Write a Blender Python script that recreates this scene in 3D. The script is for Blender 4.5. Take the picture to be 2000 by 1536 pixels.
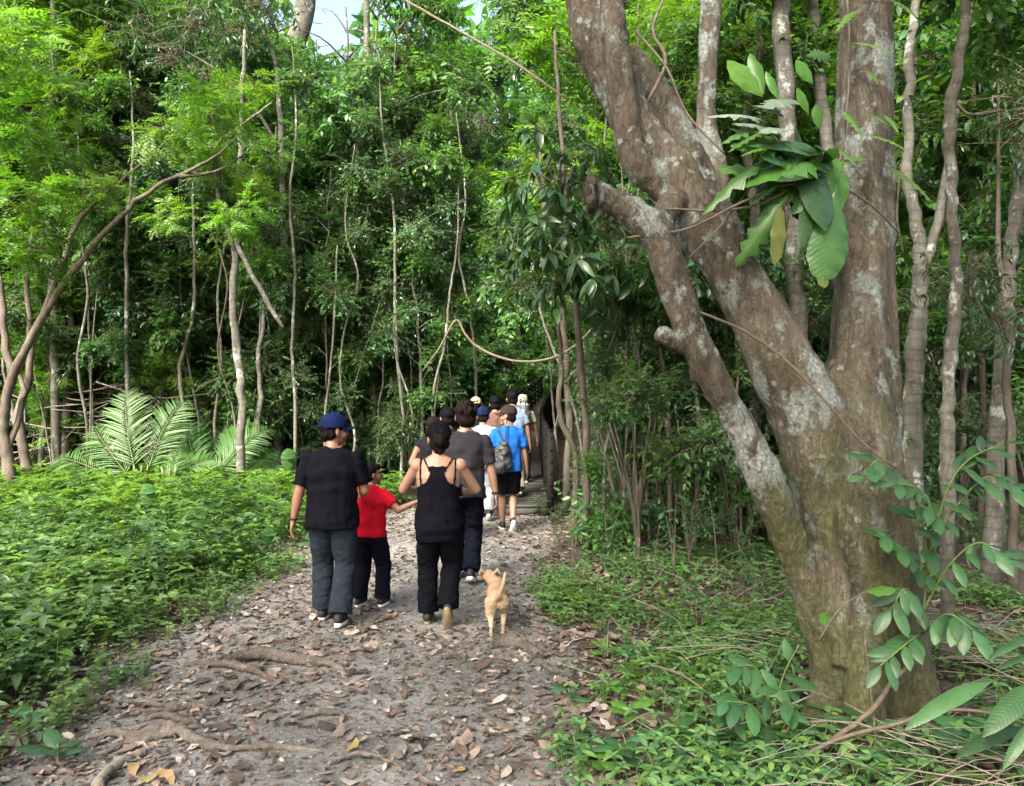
import bpy, bmesh, math, random
import numpy as np
from mathutils import Vector, Matrix, noise as mnoise

# ------------------------------------------------------------------ camera, sky, sun, exposure
scene = bpy.context.scene
for o in list(bpy.data.objects):
    bpy.data.objects.remove(o)
COL = scene.collection
R = math.radians
CAM_H = 1.85
FPX = 1515.0

cam_data = bpy.data.cameras.new("camera")
cam_data.sensor_width = 36.0
cam_data.lens = 36.0 * FPX / 2000.0
cam_data.clip_start = 0.05
cam_data.clip_end = 2000.0
cam = bpy.data.objects.new("camera", cam_data)
cam.location = (0, 0, CAM_H)
cam.rotation_euler = (R(90), 0, 0)
COL.objects.link(cam)
scene.camera = cam

SUN_EL, SUN_AZ = 43.0, -150.0          # azimuth from +Y (ahead), negative = towards the left
world = bpy.data.worlds.new("World")
scene.world = world
world.use_nodes = True
wn, wl = world.node_tree.nodes, world.node_tree.links
wn.clear()
sky = wn.new("ShaderNodeTexSky")
sky.sky_type = 'NISHITA'
sky.sun_disc = False
sky.sun_elevation = R(SUN_EL)
sky.sun_rotation = R(SUN_AZ)
sky.air_density = 1.0
sky.dust_density = 8.0
sky.ozone_density = 0.0
bg = wn.new("ShaderNodeBackground")
bg.inputs[1].default_value = 0.15
wo = wn.new("ShaderNodeOutputWorld")
wl.new(sky.outputs[0], bg.inputs[0])
wl.new(bg.outputs[0], wo.inputs[0])

sun_d = bpy.data.lights.new("sun", 'SUN')
sun_d.energy = 2.0
sun_d.angle = R(16.0)
sun_d.color = (1.0, 0.98, 0.95)
sun = bpy.data.objects.new("sun", sun_d)
_el, _az = R(SUN_EL), R(SUN_AZ)
_sd = Vector((math.sin(_az) * math.cos(_el), math.cos(_az) * math.cos(_el), math.sin(_el)))
sun.rotation_euler = (-_sd).to_track_quat('-Z', 'Y').to_euler()
sun.location = (0, 0, 30)
COL.objects.link(sun)

vs = scene.view_settings
vs.view_transform = 'Standard'
vs.look = 'None'
vs.exposure = 2.2
vs.gamma = 1.0
vs.use_curve_mapping = False
cy = scene.cycles
cy.max_bounces = 6
cy.diffuse_bounces = 3
cy.glossy_bounces = 2
cy.transmission_bounces = 4
cy.transparent_max_bounces = 4
cy.caustics_reflective = False
cy.caustics_refractive = False
cy.sample_clamp_indirect = 4.0
cy.use_denoising = True
cy.use_adaptive_sampling = True
cy.adaptive_threshold = 0.02

# ------------------------------------------------------------------ helpers
rng = np.random.default_rng(11)
random.seed(11)


def P(x, y, Y):
    """point at distance Y that stands at picture position x, y of the 2000 px photograph"""
    return Vector(((x - 1000.0) / FPX * Y, Y, CAM_H - (y - 768.0) / FPX * Y))


def pw(px, Y):
    return px / FPX * Y


def tag(o, label=None, cat=None, group=None, kind=None):
    if label: o["label"] = label
    if cat: o["category"] = cat
    if group: o["group"] = group
    if kind: o["kind"] = kind
    return o


def link(o, parent=None):
    COL.objects.link(o)
    if parent is not None:
        o.parent = parent
    return o


def empty(name, loc=(0, 0, 0), rz=0.0):
    o = bpy.data.objects.new(name, None)
    o.location = loc
    o.rotation_euler = (0, 0, rz)
    o.empty_display_size = 0.1
    return link(o)


class MB:
    """collects vertices, triangles and quads and builds one mesh"""
    def __init__(self):
        self.V, self.T, self.Q, self.TM, self.QM, self.n = [], [], [], [], [], 0

    def add(self, V, T=None, Q=None, m=0):
        V = np.asarray(V, dtype=np.float32).reshape(-1, 3)
        if T is not None and len(T):
            T = np.asarray(T, dtype=np.int32).reshape(-1, 3)
            self.T.append(T + self.n); self.TM.append(np.full(len(T), m, np.int32))
        if Q is not None and len(Q):
            Q = np.asarray(Q, dtype=np.int32).reshape(-1, 4)
            self.Q.append(Q + self.n); self.QM.append(np.full(len(Q), m, np.int32))
        self.V.append(V)
        self.n += len(V)
        return self

    def arrays(self):
        V = np.concatenate(self.V) if self.V else np.zeros((0, 3), np.float32)
        T = np.concatenate(self.T) if self.T else np.zeros((0, 3), np.int32)
        Q = np.concatenate(self.Q) if self.Q else np.zeros((0, 4), np.int32)
        return V, T, Q

    def mesh(self, name, mats, smooth=True):
        V, T, Q = self.arrays()
        me = bpy.data.meshes.new(name)
        me.vertices.add(len(V))
        me.vertices.foreach_set("co", V.ravel())
        nl = len(T) * 3 + len(Q) * 4
        me.loops.add(nl)
        me.loops.foreach_set("vertex_index", np.concatenate([T.ravel(), Q.ravel()]).astype(np.int32))
        me.polygons.add(len(T) + len(Q))
        starts = np.concatenate([np.arange(len(T)) * 3, len(T) * 3 + np.arange(len(Q)) * 4]).astype(np.int32)
        me.polygons.foreach_set("loop_start", starts)
        mi = np.concatenate((self.TM or [np.zeros(0, np.int32)]) + (self.QM or [np.zeros(0, np.int32)]))
        if not isinstance(mats, (list, tuple)): mats = [mats]
        for m in mats: me.materials.append(m)
        me.polygons.foreach_set("material_index", mi.astype(np.int32))
        if smooth:
            me.polygons.foreach_set("use_smooth", np.ones(len(T) + len(Q), dtype=bool))
        me.update(calc_edges=True)
        return me

    def obj(self, name, mats, parent=None, smooth=True):
        return link(bpy.data.objects.new(name, self.mesh(name, mats, smooth)), parent)


def mobj(name, me, parent=None):
    return link(bpy.data.objects.new(name, me), parent)


def scatter(mb, tpl, Rm, pos, scale, m=0):
    """adds many copies of a template (V,T,Q) to a builder; Rm (k,3,3), pos (k,3), scale (k,) or (k,3)"""
    Vt, Tt, Qt = tpl
    k = len(pos)
    if k == 0: return
    scale = np.asarray(scale, dtype=np.float64)
    S = scale[:, None, None] if scale.ndim == 1 else scale[:, None, :]
    V = np.einsum('kij,knj->kni', Rm, Vt[None] * S) + np.asarray(pos)[:, None, :]
    off = (np.arange(k) * len(Vt))[:, None, None]
    T = (Tt[None] + off).reshape(-1, 3) if len(Tt) else None
    Q = (Qt[None] + off).reshape(-1, 4) if len(Qt) else None
    mb.add(V.reshape(-1, 3), T, Q, m)


def frames(fwd, up):
    """rotation matrices whose local +Y is fwd and whose +Z is close to up"""
    f = fwd / (np.linalg.norm(fwd, axis=-1, keepdims=True) + 1e-9)
    x = np.cross(f, up)
    x /= (np.linalg.norm(x, axis=-1, keepdims=True) + 1e-9)
    z = np.cross(x, f)
    return np.stack([x, f, z], axis=-1)


def tube(pts, rad, sides=6, caps=True):
    pts = np.array([tuple(p) for p in pts], dtype=np.float64)
    n = len(pts)
    rad = np.broadcast_to(np.asarray(rad, dtype=np.float64), (n,))
    tan = np.gradient(pts, axis=0)
    tan /= np.linalg.norm(tan, axis=1, keepdims=True) + 1e-9
    ref = np.array([0.0, 0.0, 1.0]) if abs(tan[0][2]) < 0.9 else np.array([1.0, 0.0, 0.0])
    u = np.cross(tan[0], ref); u /= np.linalg.norm(u)
    ang = np.arange(sides) / sides * 2 * np.pi
    V = []
    for i in range(n):
        u = u - tan[i] * np.dot(u, tan[i]); u /= np.linalg.norm(u) + 1e-9
        v = np.cross(tan[i], u)
        V.append(pts[i] + rad[i] * (np.cos(ang)[:, None] * u + np.sin(ang)[:, None] * v))
    V = np.concatenate(V)
    i = np.arange(n - 1)[:, None] * sides
    j = np.arange(sides)[None]
    jn = (np.arange(sides) + 1) % sides
    Q = np.stack([i + j, i + jn[None], i + sides + jn[None], i + sides + j], -1).reshape(-1, 4)
    T = None
    if caps:
        V = np.concatenate([V, pts[:1], pts[-1:]])
        c0, c1 = n * sides, n * sides + 1
        T = [(c0, b, a) for a, b in zip(range(sides), jn)] + [(c1, (n - 1) * sides + a, (n - 1) * sides + b) for a, b in zip(range(sides), jn)]
    return V, T, Q


def spline(pts, n):
    """Catmull-Rom through pts, n samples; works on any number of columns"""
    p = np.array([tuple(q) for q in pts], dtype=np.float64)
    if len(p) < 3:
        t = np.linspace(0, 1, n)[:, None]
        return p[0] * (1 - t) + p[-1] * t
    p = np.vstack([2 * p[0] - p[1], p, 2 * p[-1] - p[-2]])
    out = []
    for s in np.linspace(0, len(p) - 3 - 1e-6, n):
        i = int(s); t = s - i
        a, b, c, d = p[i], p[i + 1], p[i + 2], p[i + 3]
        out.append(0.5 * (2 * b + (c - a) * t + (2 * a - 5 * b + 4 * c - d) * t * t + (3 * b - a - 3 * c + d) * t ** 3))
    return np.array(out)


# ------------------------------------------------------------------ materials
def newmat(name):
    m = bpy.data.materials.new(name)
    m.use_nodes = True
    nt = m.node_tree
    nt.nodes.clear()
    return m, nt.nodes, nt.links


def ramp(N, stops, interp='LINEAR'):
    r = N.new("ShaderNodeValToRGB")
    e = r.color_ramp.elements
    r.color_ramp.interpolation = interp
    while len(e) < len(stops): e.new(0.5)
    for el, (p, c) in zip(e, stops):
        el.position = p
        el.color = (*c, 1.0) if len(c) == 3 else c
    return r


def noise_n(N, L, coord, scale, detail=4, rough=0.55, vec_scale=None):
    t = N.new("ShaderNodeTexNoise")
    t.inputs["Scale"].default_value = scale
    t.inputs["Detail"].default_value = detail
    t.inputs["Roughness"].default_value = rough
    if vec_scale is not None:
        mp = N.new("ShaderNodeMapping")
        mp.inputs["Scale"].default_value = vec_scale
        L.new(coord, mp.inputs[0]); L.new(mp.outputs[0], t.inputs[0])
    else:
        L.new(coord, t.inputs[0])
    return t


def mixrgb(N, L, fac, a, b, mode='MIX'):
    m = N.new("ShaderNodeMix")
    m.data_type = 'RGBA'; m.blend_type = mode
    for sock, v in ((m.inputs[0], fac), (m.inputs[6], a), (m.inputs[7], b)):
        if isinstance(v, bpy.types.NodeSocket): L.new(v, sock)
        elif isinstance(v, (int, float)): sock.default_value = v
        else: sock.default_value = (*v, 1.0)
    return m.outputs[2]


def leaf_mat(name, cols, rough=0.4, trans=0.38, tcol=None, vary=0.25, spec=0.5, veins=False):
    """foliage: colour varies from leaf to leaf and from plant to plant, light shines through"""
    m, N, L = newmat(name)
    geo = N.new("ShaderNodeNewGeometry")
    oi = N.new("ShaderNodeObjectInfo")
    st = [(i / (len(cols) - 1), c) for i, c in enumerate(cols)]
    r = ramp(N, st)
    L.new(geo.outputs["Random Per Island"], r.inputs[0])
    hsv = N.new("ShaderNodeHueSaturation")
    mr = N.new("ShaderNodeMapRange")
    mr.inputs[3].default_value = 1 - vary; mr.inputs[4].default_value = 1 + vary
    L.new(oi.outputs["Random"], mr.inputs[0]); L.new(mr.outputs[0], hsv.inputs["Value"])
    mh = N.new("ShaderNodeMapRange")
    mh.inputs[3].default_value = 0.485; mh.inputs[4].default_value = 0.512
    mul = N.new("ShaderNodeMath"); mul.operation = 'FRACT'
    m7 = N.new("ShaderNodeMath"); m7.operation = 'MULTIPLY'; m7.inputs[1].default_value = 7.31
    L.new(oi.outputs["Random"], m7.inputs[0]); L.new(m7.outputs[0], mul.inputs[0]); L.new(mul.outputs[0], mh.inputs[0])
    L.new(mh.outputs[0], hsv.inputs["Hue"])
    L.new(r.outputs[0], hsv.inputs["Color"])
    b = N.new("ShaderNodeBsdfPrincipled")
    L.new(hsv.outputs[0], b.inputs["Base Color"])
    b.inputs["Roughness"].default_value = rough
    b.inputs["Specular IOR Level"].default_value = spec
    if veins:
        tcx = N.new("ShaderNodeTexCoord"); sxy = N.new("ShaderNodeSeparateXYZ"); L.new(tcx.outputs["Object"], sxy.inputs[0])
        ab = N.new("ShaderNodeMath"); ab.operation = 'ABSOLUTE'; L.new(sxy.outputs[0], ab.inputs[0])
        ma = N.new("ShaderNodeMath"); ma.operation = 'MULTIPLY_ADD'; ma.inputs[1].default_value = -0.8
        L.new(ab.outputs[0], ma.inputs[0]); L.new(sxy.outputs[1], ma.inputs[2])
        mu = N.new("ShaderNodeMath"); mu.operation = 'MULTIPLY'; mu.inputs[1].default_value = 62.0; L.new(ma.outputs[0], mu.inputs[0])
        si = N.new("ShaderNodeMath"); si.operation = 'SINE'; L.new(mu.outputs[0], si.inputs[0])
        pwn = N.new("ShaderNodeMath"); pwn.operation = 'ABSOLUTE'; L.new(si.outputs[0], pwn.inputs[0])
        bpv = N.new("ShaderNodeBump"); bpv.inputs["Strength"].default_value = 0.12; bpv.inputs["Distance"].default_value = 0.012
        L.new(pwn.outputs[0], bpv.inputs["Height"]); L.new(bpv.outputs[0], b.inputs["Normal"])
        nb_ = noise_n(N, L, tcx.outputs["Object"], 5, 4)
        rb_ = ramp(N, [(0.3, (0.7, 0.75, 0.7)), (0.7, (1.2, 1.2, 1.1))]); L.new(nb_.outputs[0], rb_.inputs[0])
        cb_ = mixrgb(N, L, 1.0, hsv.outputs[0], rb_.outputs[0], 'MULTIPLY'); L.new(cb_, b.inputs["Base Color"])
    tr = N.new("ShaderNodeBsdfTranslucent")
    tc = mixrgb(N, L, 1.0, hsv.outputs[0], tcol or (1.9, 1.75, 0.5), 'MULTIPLY')
    L.new(tc, tr.inputs[0])
    mx = N.new("ShaderNodeMixShader"); mx.inputs[0].default_value = trans
    L.new(b.outputs[0], mx.inputs[1]); L.new(tr.outputs[0], mx.inputs[2])
    out = N.new("ShaderNodeOutputMaterial")
    L.new(mx.outputs[0], out.inputs[0])
    return m


def litter_mat(name, by_object=False):
    m, N, L = newmat(name)
    geo = N.new("ShaderNodeNewGeometry"); oi = N.new("ShaderNodeObjectInfo"); tc = N.new("ShaderNodeTexCoord")
    r = ramp(N, [(0.0, (0.048, 0.042, 0.034)), (0.28, (0.097, 0.073, 0.056)), (0.58, (0.165, 0.131, 0.105)),
                 (0.84, (0.235, 0.197, 0.167)), (0.97, (0.33, 0.315, 0.285)), (1.0, (0.26, 0.17, 0.07))])
    L.new(oi.outputs["Random"] if by_object else geo.outputs["Random Per Island"], r.inputs[0])
    nz = noise_n(N, L, tc.outputs["Object"], 28, 5)
    rr = ramp(N, [(0.3, (0.55, 0.5, 0.48)), (0.7, (1.2, 1.2, 1.2))])
    L.new(nz.outputs[0], rr.inputs[0])
    c = mixrgb(N, L, 1.0, r.outputs[0], rr.outputs[0], 'MULTIPLY')
    b = N.new("ShaderNodeBsdfPrincipled")
    L.new(c, b.inputs["Base Color"]); b.inputs["Roughness"].default_value = 0.6
    b.inputs["Specular IOR Level"].default_value = 0.35
    bp = N.new("ShaderNodeBump"); bp.inputs["Strength"].default_value = 0.35; bp.inputs["Distance"].default_value = 0.01
    L.new(nz.outputs[0], bp.inputs["Height"]); L.new(bp.outputs[0], b.inputs["Normal"])
    out = N.new("ShaderNodeOutputMaterial"); L.new(b.outputs[0], out.inputs[0])
    return m


def bark_mat(name, c0, c1, lichen=(0.42, 0.45, 0.41), amount=0.5, moss=0.0, stretch=(6, 6, 1.6), rings=False, bump=0.6, lscale=5.0, spots=1.0, crack=0.2):
    m, N, L = newmat(name)
    tc = N.new("ShaderNodeTexCoord"); co = tc.outputs["Object"]
    oi = N.new("ShaderNodeObjectInfo")
    add = N.new("ShaderNodeVectorMath"); add.operation = 'ADD'
    sc = N.new("ShaderNodeVectorMath"); sc.operation = 'SCALE'; sc.inputs[0].default_value = (13.0, 7.0, 19.0)
    L.new(oi.outputs["Random"], sc.inputs["Scale"]); L.new(co, add.inputs[0]); L.new(sc.outputs[0], add.inputs[1])
    co = add.outputs[0]
    n1 = noise_n(N, L, co, 2.2, 7, 0.62, stretch)
    cm = tuple((a + b) / 2 * f for a, b, f in zip(c0, c1, (1.05, 0.96, 0.93)))
    r1 = ramp(N, [(0.3, c0), (0.48, cm), (0.68, c1)])
    L.new(n1.outputs[0], r1.inputs[0])
    col = r1.outputs[0]
    n0 = noise_n(N, L, co, 1.3, 3)
    rr = ramp(N, [(0.3, (0.6, 0.55, 0.52)), (0.7, (1.25, 1.2, 1.15))]); L.new(n0.outputs[0], rr.inputs[0])
    col = mixrgb(N, L, 1.0, col, rr.outputs[0], 'MULTIPLY')
    # lichen: large torn blotches and small round spots
    n2 = noise_n(N, L, co, lscale, 10, 0.68, (1, 1, 0.75))
    nf = noise_n(N, L, co, lscale * 14, 5, 0.7)
    rf = ramp(N, [(0.3, tuple(x * 0.55 for x in lichen)), (0.65, lichen)]); L.new(nf.outputs[0], rf.inputs[0])
    r2 = ramp(N, [(0.65 - 0.16 * amount, (0, 0, 0)), (0.70 - 0.16 * amount, (0.9, 0.9, 0.9))]); L.new(n2.outputs[0], r2.inputs[0])
    col = mixrgb(N, L, r2.outputs[0], col, rf.outputs[0])
    fine = ramp(N, [(0.32, (0.62, 0.6, 0.58)), (0.62, (1.2, 1.2, 1.2))]); L.new(nf.outputs[0], fine.inputs[0])
    col = mixrgb(N, L, 0.8, col, fine.outputs[0], 'MULTIPLY')
    vo = N.new("ShaderNodeTexVoronoi"); vo.inputs["Scale"].default_value = lscale * 3.2
    vd = N.new("ShaderNodeVectorMath"); vd.operation = 'MULTIPLY_ADD'; vd.inputs[1].default_value = (0.09, 0.09, 0.09)
    nd = noise_n(N, L, co, lscale * 2.2, 4); L.new(nd.outputs["Color"], vd.inputs[0]); L.new(co, vd.inputs[2])
    L.new(vd.outputs[0], vo.inputs[0])
    r3 = ramp(N, [(0.15 + 0.1 * amount, (1, 1, 1)), (0.19 + 0.1 * amount, (0, 0, 0))]); L.new(vo.outputs[0], r3.inputs[0])
    n4 = noise_n(N, L, co, lscale * 0.55, 3)
    r4 = ramp(N, [(0.5, (0, 0, 0)), (0.56, (1, 1, 1))]); L.new(n4.outputs[0], r4.inputs[0])
    sp = mixrgb(N, L, 1.0, r3.outputs[0], r4.outputs[0], 'MULTIPLY')
    sp = mixrgb(N, L, 1.0, sp, (spots, spots, spots), 'MULTIPLY')
    col = mixrgb(N, L, sp, col, rf.outputs[0])
    if moss > 0:
        sx = N.new("ShaderNodeSeparateXYZ"); L.new(tc.outputs["Object"], sx.inputs[0])
        n5 = noise_n(N, L, co, 1.9, 6, 0.65)
        mr = N.new("ShaderNodeMapRange")
        mr.inputs[1].default_value = 2.3; mr.inputs[2].default_value = 0.3
        mr.inputs[3].default_value = -0.1; mr.inputs[4].default_value = 0.26
        mr.clamp = False
        L.new(sx.outputs[2], mr.inputs[0])
        ad = N.new("ShaderNodeMath"); ad.operation = 'ADD'
        L.new(n5.outputs[0], ad.inputs[0]); L.new(mr.outputs[0], ad.inputs[1])
        r5 = ramp(N, [(0.50, (0, 0, 0)), (0.66, (moss, moss, moss))]); L.new(ad.outputs[0], r5.inputs[0])
        nm = noise_n(N, L, co, 40, 4)
        rm = ramp(N, [(0.3, (0.036, 0.044, 0.014)), (0.7, (0.095, 0.10, 0.034))]); L.new(nm.outputs[0], rm.inputs[0])
        col = mixrgb(N, L, r5.outputs[0], col, rm.outputs[0])
    b = N.new("ShaderNodeBsdfPrincipled")
    L.new(col, b.inputs["Base Color"]); b.inputs["Roughness"].default_value = 0.82
    b.inputs["Specular IOR Level"].default_value = 0.25
    n6 = noise_n(N, L, co, 14, 6, 0.65, (2.2, 2.2, 0.8))
    bp = N.new("ShaderNodeBump"); bp.inputs["Strength"].default_value = bump; bp.inputs["Distance"].default_value = 0.03
    if rings:
        wv = N.new("ShaderNodeTexWave"); wv.bands_direction = 'Z'
        wv.inputs["Scale"].default_value = 3.0; wv.inputs["Distortion"].default_value = 5.0; wv.inputs["Detail"].default_value = 3
        L.new(co, wv.inputs[0])
        rw = ramp(N, [(0.0, (0.5, 0.5, 0.5)), (0.25, (1, 1, 1))]); L.new(wv.outputs[0], rw.inputs[0])
        cc = mixrgb(N, L, 0.55, col, rw.outputs[0], 'MULTIPLY'); L.new(cc, b.inputs["Base Color"])
    # fine cracks and crusty lichen relief
    vc = N.new("ShaderNodeTexVoronoi"); vc.feature = 'DISTANCE_TO_EDGE'; vc.inputs["Scale"].default_value = 16.0
    mv = N.new("ShaderNodeMapping"); mv.inputs["Scale"].default_value = (1.6, 1.6, 0.55)
    nv = N.new("ShaderNodeVectorMath"); nv.operation = 'MULTIPLY_ADD'; nv.inputs[1].default_value = (0.12, 0.12, 0.12)
    L.new(n6.outputs["Color"], nv.inputs[0]); L.new(co, nv.inputs[2]); L.new(nv.outputs[0], mv.inputs[0]); L.new(mv.outputs[0], vc.inputs[0])
    rc = ramp(N, [(0.0, (0, 0, 0)), (0.09, (1, 1, 1))]); L.new(vc.outputs[0], rc.inputs[0])
    h1 = mixrgb(N, L, crack, n6.outputs[0], rc.outputs[0]); h2 = mixrgb(N, L, 0.25, h1, r2.outputs[0], 'ADD')
    L.new(h2, bp.inputs["Height"]); L.new(bp.outputs[0], b.inputs["Normal"])
    out = N.new("ShaderNodeOutputMaterial"); L.new(b.outputs[0], out.inputs[0])
    return m


def plain_mat(name, col, rough=0.7, var=0.15, nscale=20, bump=0.2, spec=0.3, vec=None, sss=0.0, dist=0.01):
    m, N, L = newmat(name)
    tc = N.new("ShaderNodeTexCoord")
    n1 = noise_n(N, L, tc.outputs["Object"], nscale, 5, 0.6, vec)
    r = ramp(N, [(0.25, tuple(c * (1 - var) for c in col)), (0.75, tuple(min(1, c * (1 + var)) for c in col))])
    L.new(n1.outputs[0], r.inputs[0])
    b = N.new("ShaderNodeBsdfPrincipled")
    L.new(r.outputs[0], b.inputs["Base Color"])
    b.inputs["Roughness"].default_value = rough
    b.inputs["Specular IOR Level"].default_value = spec
    if sss: 
        b.inputs["Subsurface Weight"].default_value = sss
        b.inputs["Subsurface Radius"].default_value = (0.02, 0.008, 0.004)
        b.inputs["Subsurface Scale"].default_value = 0.3
    if bump:
        bp = N.new("ShaderNodeBump"); bp.inputs["Strength"].default_value = bump; bp.inputs["Distance"].default_value = dist
        L.new(n1.outputs[0], bp.inputs["Height"]); L.new(bp.outputs[0], b.inputs["Normal"])
    out = N.new("ShaderNodeOutputMaterial"); L.new(b.outputs[0], out.inputs[0])
    return m


M = {}
M['broad'] = leaf_mat("leaf_broad", [(0.03, 0.09, 0.028), (0.045, 0.132, 0.035), (0.072, 0.175, 0.042), (0.105, 0.215, 0.046)], 0.34, 0.38, (1.7, 1.8, 0.6))
M['dark'] = leaf_mat("leaf_dark", [(0.018, 0.055, 0.02), (0.03, 0.08, 0.026), (0.045, 0.105, 0.03)], 0.32, 0.3)
M['lime'] = leaf_mat("leaf_lime", [(0.06, 0.15, 0.02), (0.09, 0.2, 0.03), (0.13, 0.235, 0.035)], 0.42, 0.42, (1.5, 1.6, 0.5), 0.2)
M['small'] = leaf_mat("leaf_small", [(0.03, 0.085, 0.032), (0.047, 0.122, 0.043), (0.072, 0.16, 0.055)], 0.32, 0.34, (1.6, 1.8, 0.7))
M['palm'] = leaf_mat("leaf_palm", [(0.03, 0.095, 0.018), (0.042, 0.118, 0.022), (0.058, 0.14, 0.026)], 0.5, 0.22, None, 0.15)
M['cover'] = leaf_mat("leaf_cover", [(0.046, 0.115, 0.042), (0.07, 0.158, 0.055), (0.096, 0.195, 0.065), (0.13, 0.22, 0.05)], 0.38, 0.33)
M['herb'] = leaf_mat("leaf_herb", [(0.06, 0.155, 0.025), (0.09, 0.19, 0.03), (0.12, 0.22, 0.035)], 0.42, 0.38, (1.5, 1.5, 0.5))
M['gloss'] = leaf_mat("leaf_gloss", [(0.03, 0.09, 0.03), (0.05, 0.125, 0.04), (0.08, 0.165, 0.05)], 0.33, 0.3, None, 0.3)
M['gloss_v'] = leaf_mat("leaf_gloss_veined", [(0.03, 0.088, 0.034), (0.044, 0.112, 0.042)], 0.36, 0.3, None, 0.4, 0.5, True)
M['yellow'] = leaf_mat("leaf_yellow", [(0.20, 0.165, 0.05), (0.25, 0.2, 0.06)], 0.5, 0.35, (1.3, 1.2, 0.5))
M['yellowing'] = leaf_mat("leaf_yellowing", [(0.09, 0.135, 0.022), (0.12, 0.15, 0.026)], 0.5, 0.35, (1.3, 1.2, 0.5), .1, .5, True)
M['litter'] = litter_mat("leaf_litter")
M['fallen'] = litter_mat("fallen_leaf", True)
M['twig'] = plain_mat("twig", (0.11, 0.09, 0.068), 0.8, 0.35, 30, 0.3, 0.2)
M['drytwig'] = plain_mat("dry_twig", (0.17, 0.15, 0.122), 0.8, 0.3, 30, 0.3, 0.2)
M['stem'] = plain_mat("green_stem", (0.09, 0.13, 0.04), 0.6, 0.3, 30, 0.1)
M['bark_pale'] = bark_mat("bark_pale", (0.068, 0.077, 0.067), (0.155, 0.171, 0.153), amount=0.45, rings=True, bump=0.5, spots=.35)
M['bark_brown'] = bark_mat("bark_brown", (0.062, 0.06, 0.05), (0.135, 0.129, 0.11), amount=0.1, spots=.1, bump=0.5)
M['bark_dark'] = bark_mat("bark_dark", (0.043, 0.043, 0.036), (0.108, 0.107, 0.09), amount=0.15, bump=0.5, spots=.2)
M['bark_big'] = bark_mat("bark_big", (0.043, 0.042, 0.034), (0.138, 0.13, 0.104), lichen=(0.255, 0.29, 0.268), amount=0.8, moss=0.75, stretch=(5, 5, 1.1), bump=1.0, lscale=4.2, spots=.8, crack=.12)
M['root'] = bark_mat("bark_root", (0.055, 0.054, 0.049), (0.14, 0.137, 0.127), amount=0.1, spots=0.0, stretch=(1.5, 7, 7), bump=0.6)

# ------------------------------------------------------------------ ground, path, boardwalk
def gz(x, y):
    """height of the forest floor"""
    h = 0.035 * mnoise.noise(Vector((x * 0.55, y * 0.55, 3.1))) + 0.012 * mnoise.noise(Vector((x * 2.3, y * 2.3, 8.0)))
    if x < -2.5: h += min(0.10, 0.05 * (-2.5 - x))
    if x > 0.5: h += min(0.10, 0.04 * (x - 0.5))
    return h


def path_left(y): return -2.42 + 0.12 * math.sin(y * 0.9) + (0.0 if y < 9 else 0.16 * (y - 9))
def path_right(y): return 0.24 + 0.10 * math.sin(y * 1.3 + 1) + (0.0 if y < 8 else 0.07 * (y - 8))


def dirt_mat(name, c0, c1, c2):
    m, N, L = newmat(name)
    tc = N.new("ShaderNodeTexCoord"); co = tc.outputs["Object"]
    n1 = noise_n(N, L, co, 1.1, 6, 0.6); n2 = noise_n(N, L, co, 26, 6, 0.7)
    r1 = ramp(N, [(0.32, c0), (0.5, c1), (0.68, c2)]); L.new(n1.outputs[0], r1.inputs[0])
    r2 = ramp(N, [(0.3, (0.5, 0.5, 0.5)), (0.7, (1.25, 1.22, 1.2))]); L.new(n2.outputs[0], r2.inputs[0])
    c = mixrgb(N, L, 1.0, r1.outputs[0], r2.outputs[0], 'MULTIPLY')
    b = N.new("ShaderNodeBsdfPrincipled"); L.new(c, b.inputs["Base Color"])
    b.inputs["Roughness"].default_value = 0.85; b.inputs["Specular IOR Level"].default_value = 0.25
    bp = N.new("ShaderNodeBump"); bp.inputs["Strength"].default_value = 0.8; bp.inputs["Distance"].default_value = 0.02
    L.new(n2.outputs[0], bp.inputs["Height"]); L.new(bp.outputs[0], b.inputs["Normal"])
    out = N.new("ShaderNodeOutputMaterial"); L.new(b.outputs[0], out.inputs[0])
    return m


M['soil'] = dirt_mat("forest_soil", (0.045, 0.035, 0.027), (0.075, 0.058, 0.045), (0.12, 0.095, 0.075))
M['pathdirt'] = dirt_mat("path_dirt", (0.098, 0.1, 0.095), (0.158, 0.16, 0.153), (0.27, 0.272, 0.262))


def grid_mesh(xs, ys, zf):
    V = np.array([(x, y, zf(x, y)) for y in ys for x in xs])
    nx, ny = len(xs), len(ys)
    i = np.arange(ny - 1)[:, None] * nx; j = np.arange(nx - 1)[None]
    Q = np.stack([i + j, i + j + 1, i + nx + j + 1, i + nx + j], -1).reshape(-1, 4)
    return V, Q


xs = np.concatenate([[-600, -250, -90, -45, -28, -20], np.arange(-16, 14.01, 0.3), [18, 26, 45, 90, 250, 600]])
ys = np.concatenate([[-300, -90, -30, -12, -4], np.arange(0, 20.01, 0.3), [23, 27, 33, 45, 70, 120, 250, 700]])
mb = MB(); V, Q = grid_mesh(xs, ys, gz); mb.add(V, None, Q)
ground = mb.obj("ground", M['soil']); tag(ground, "dark forest floor under the trees", kind='structure')

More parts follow.
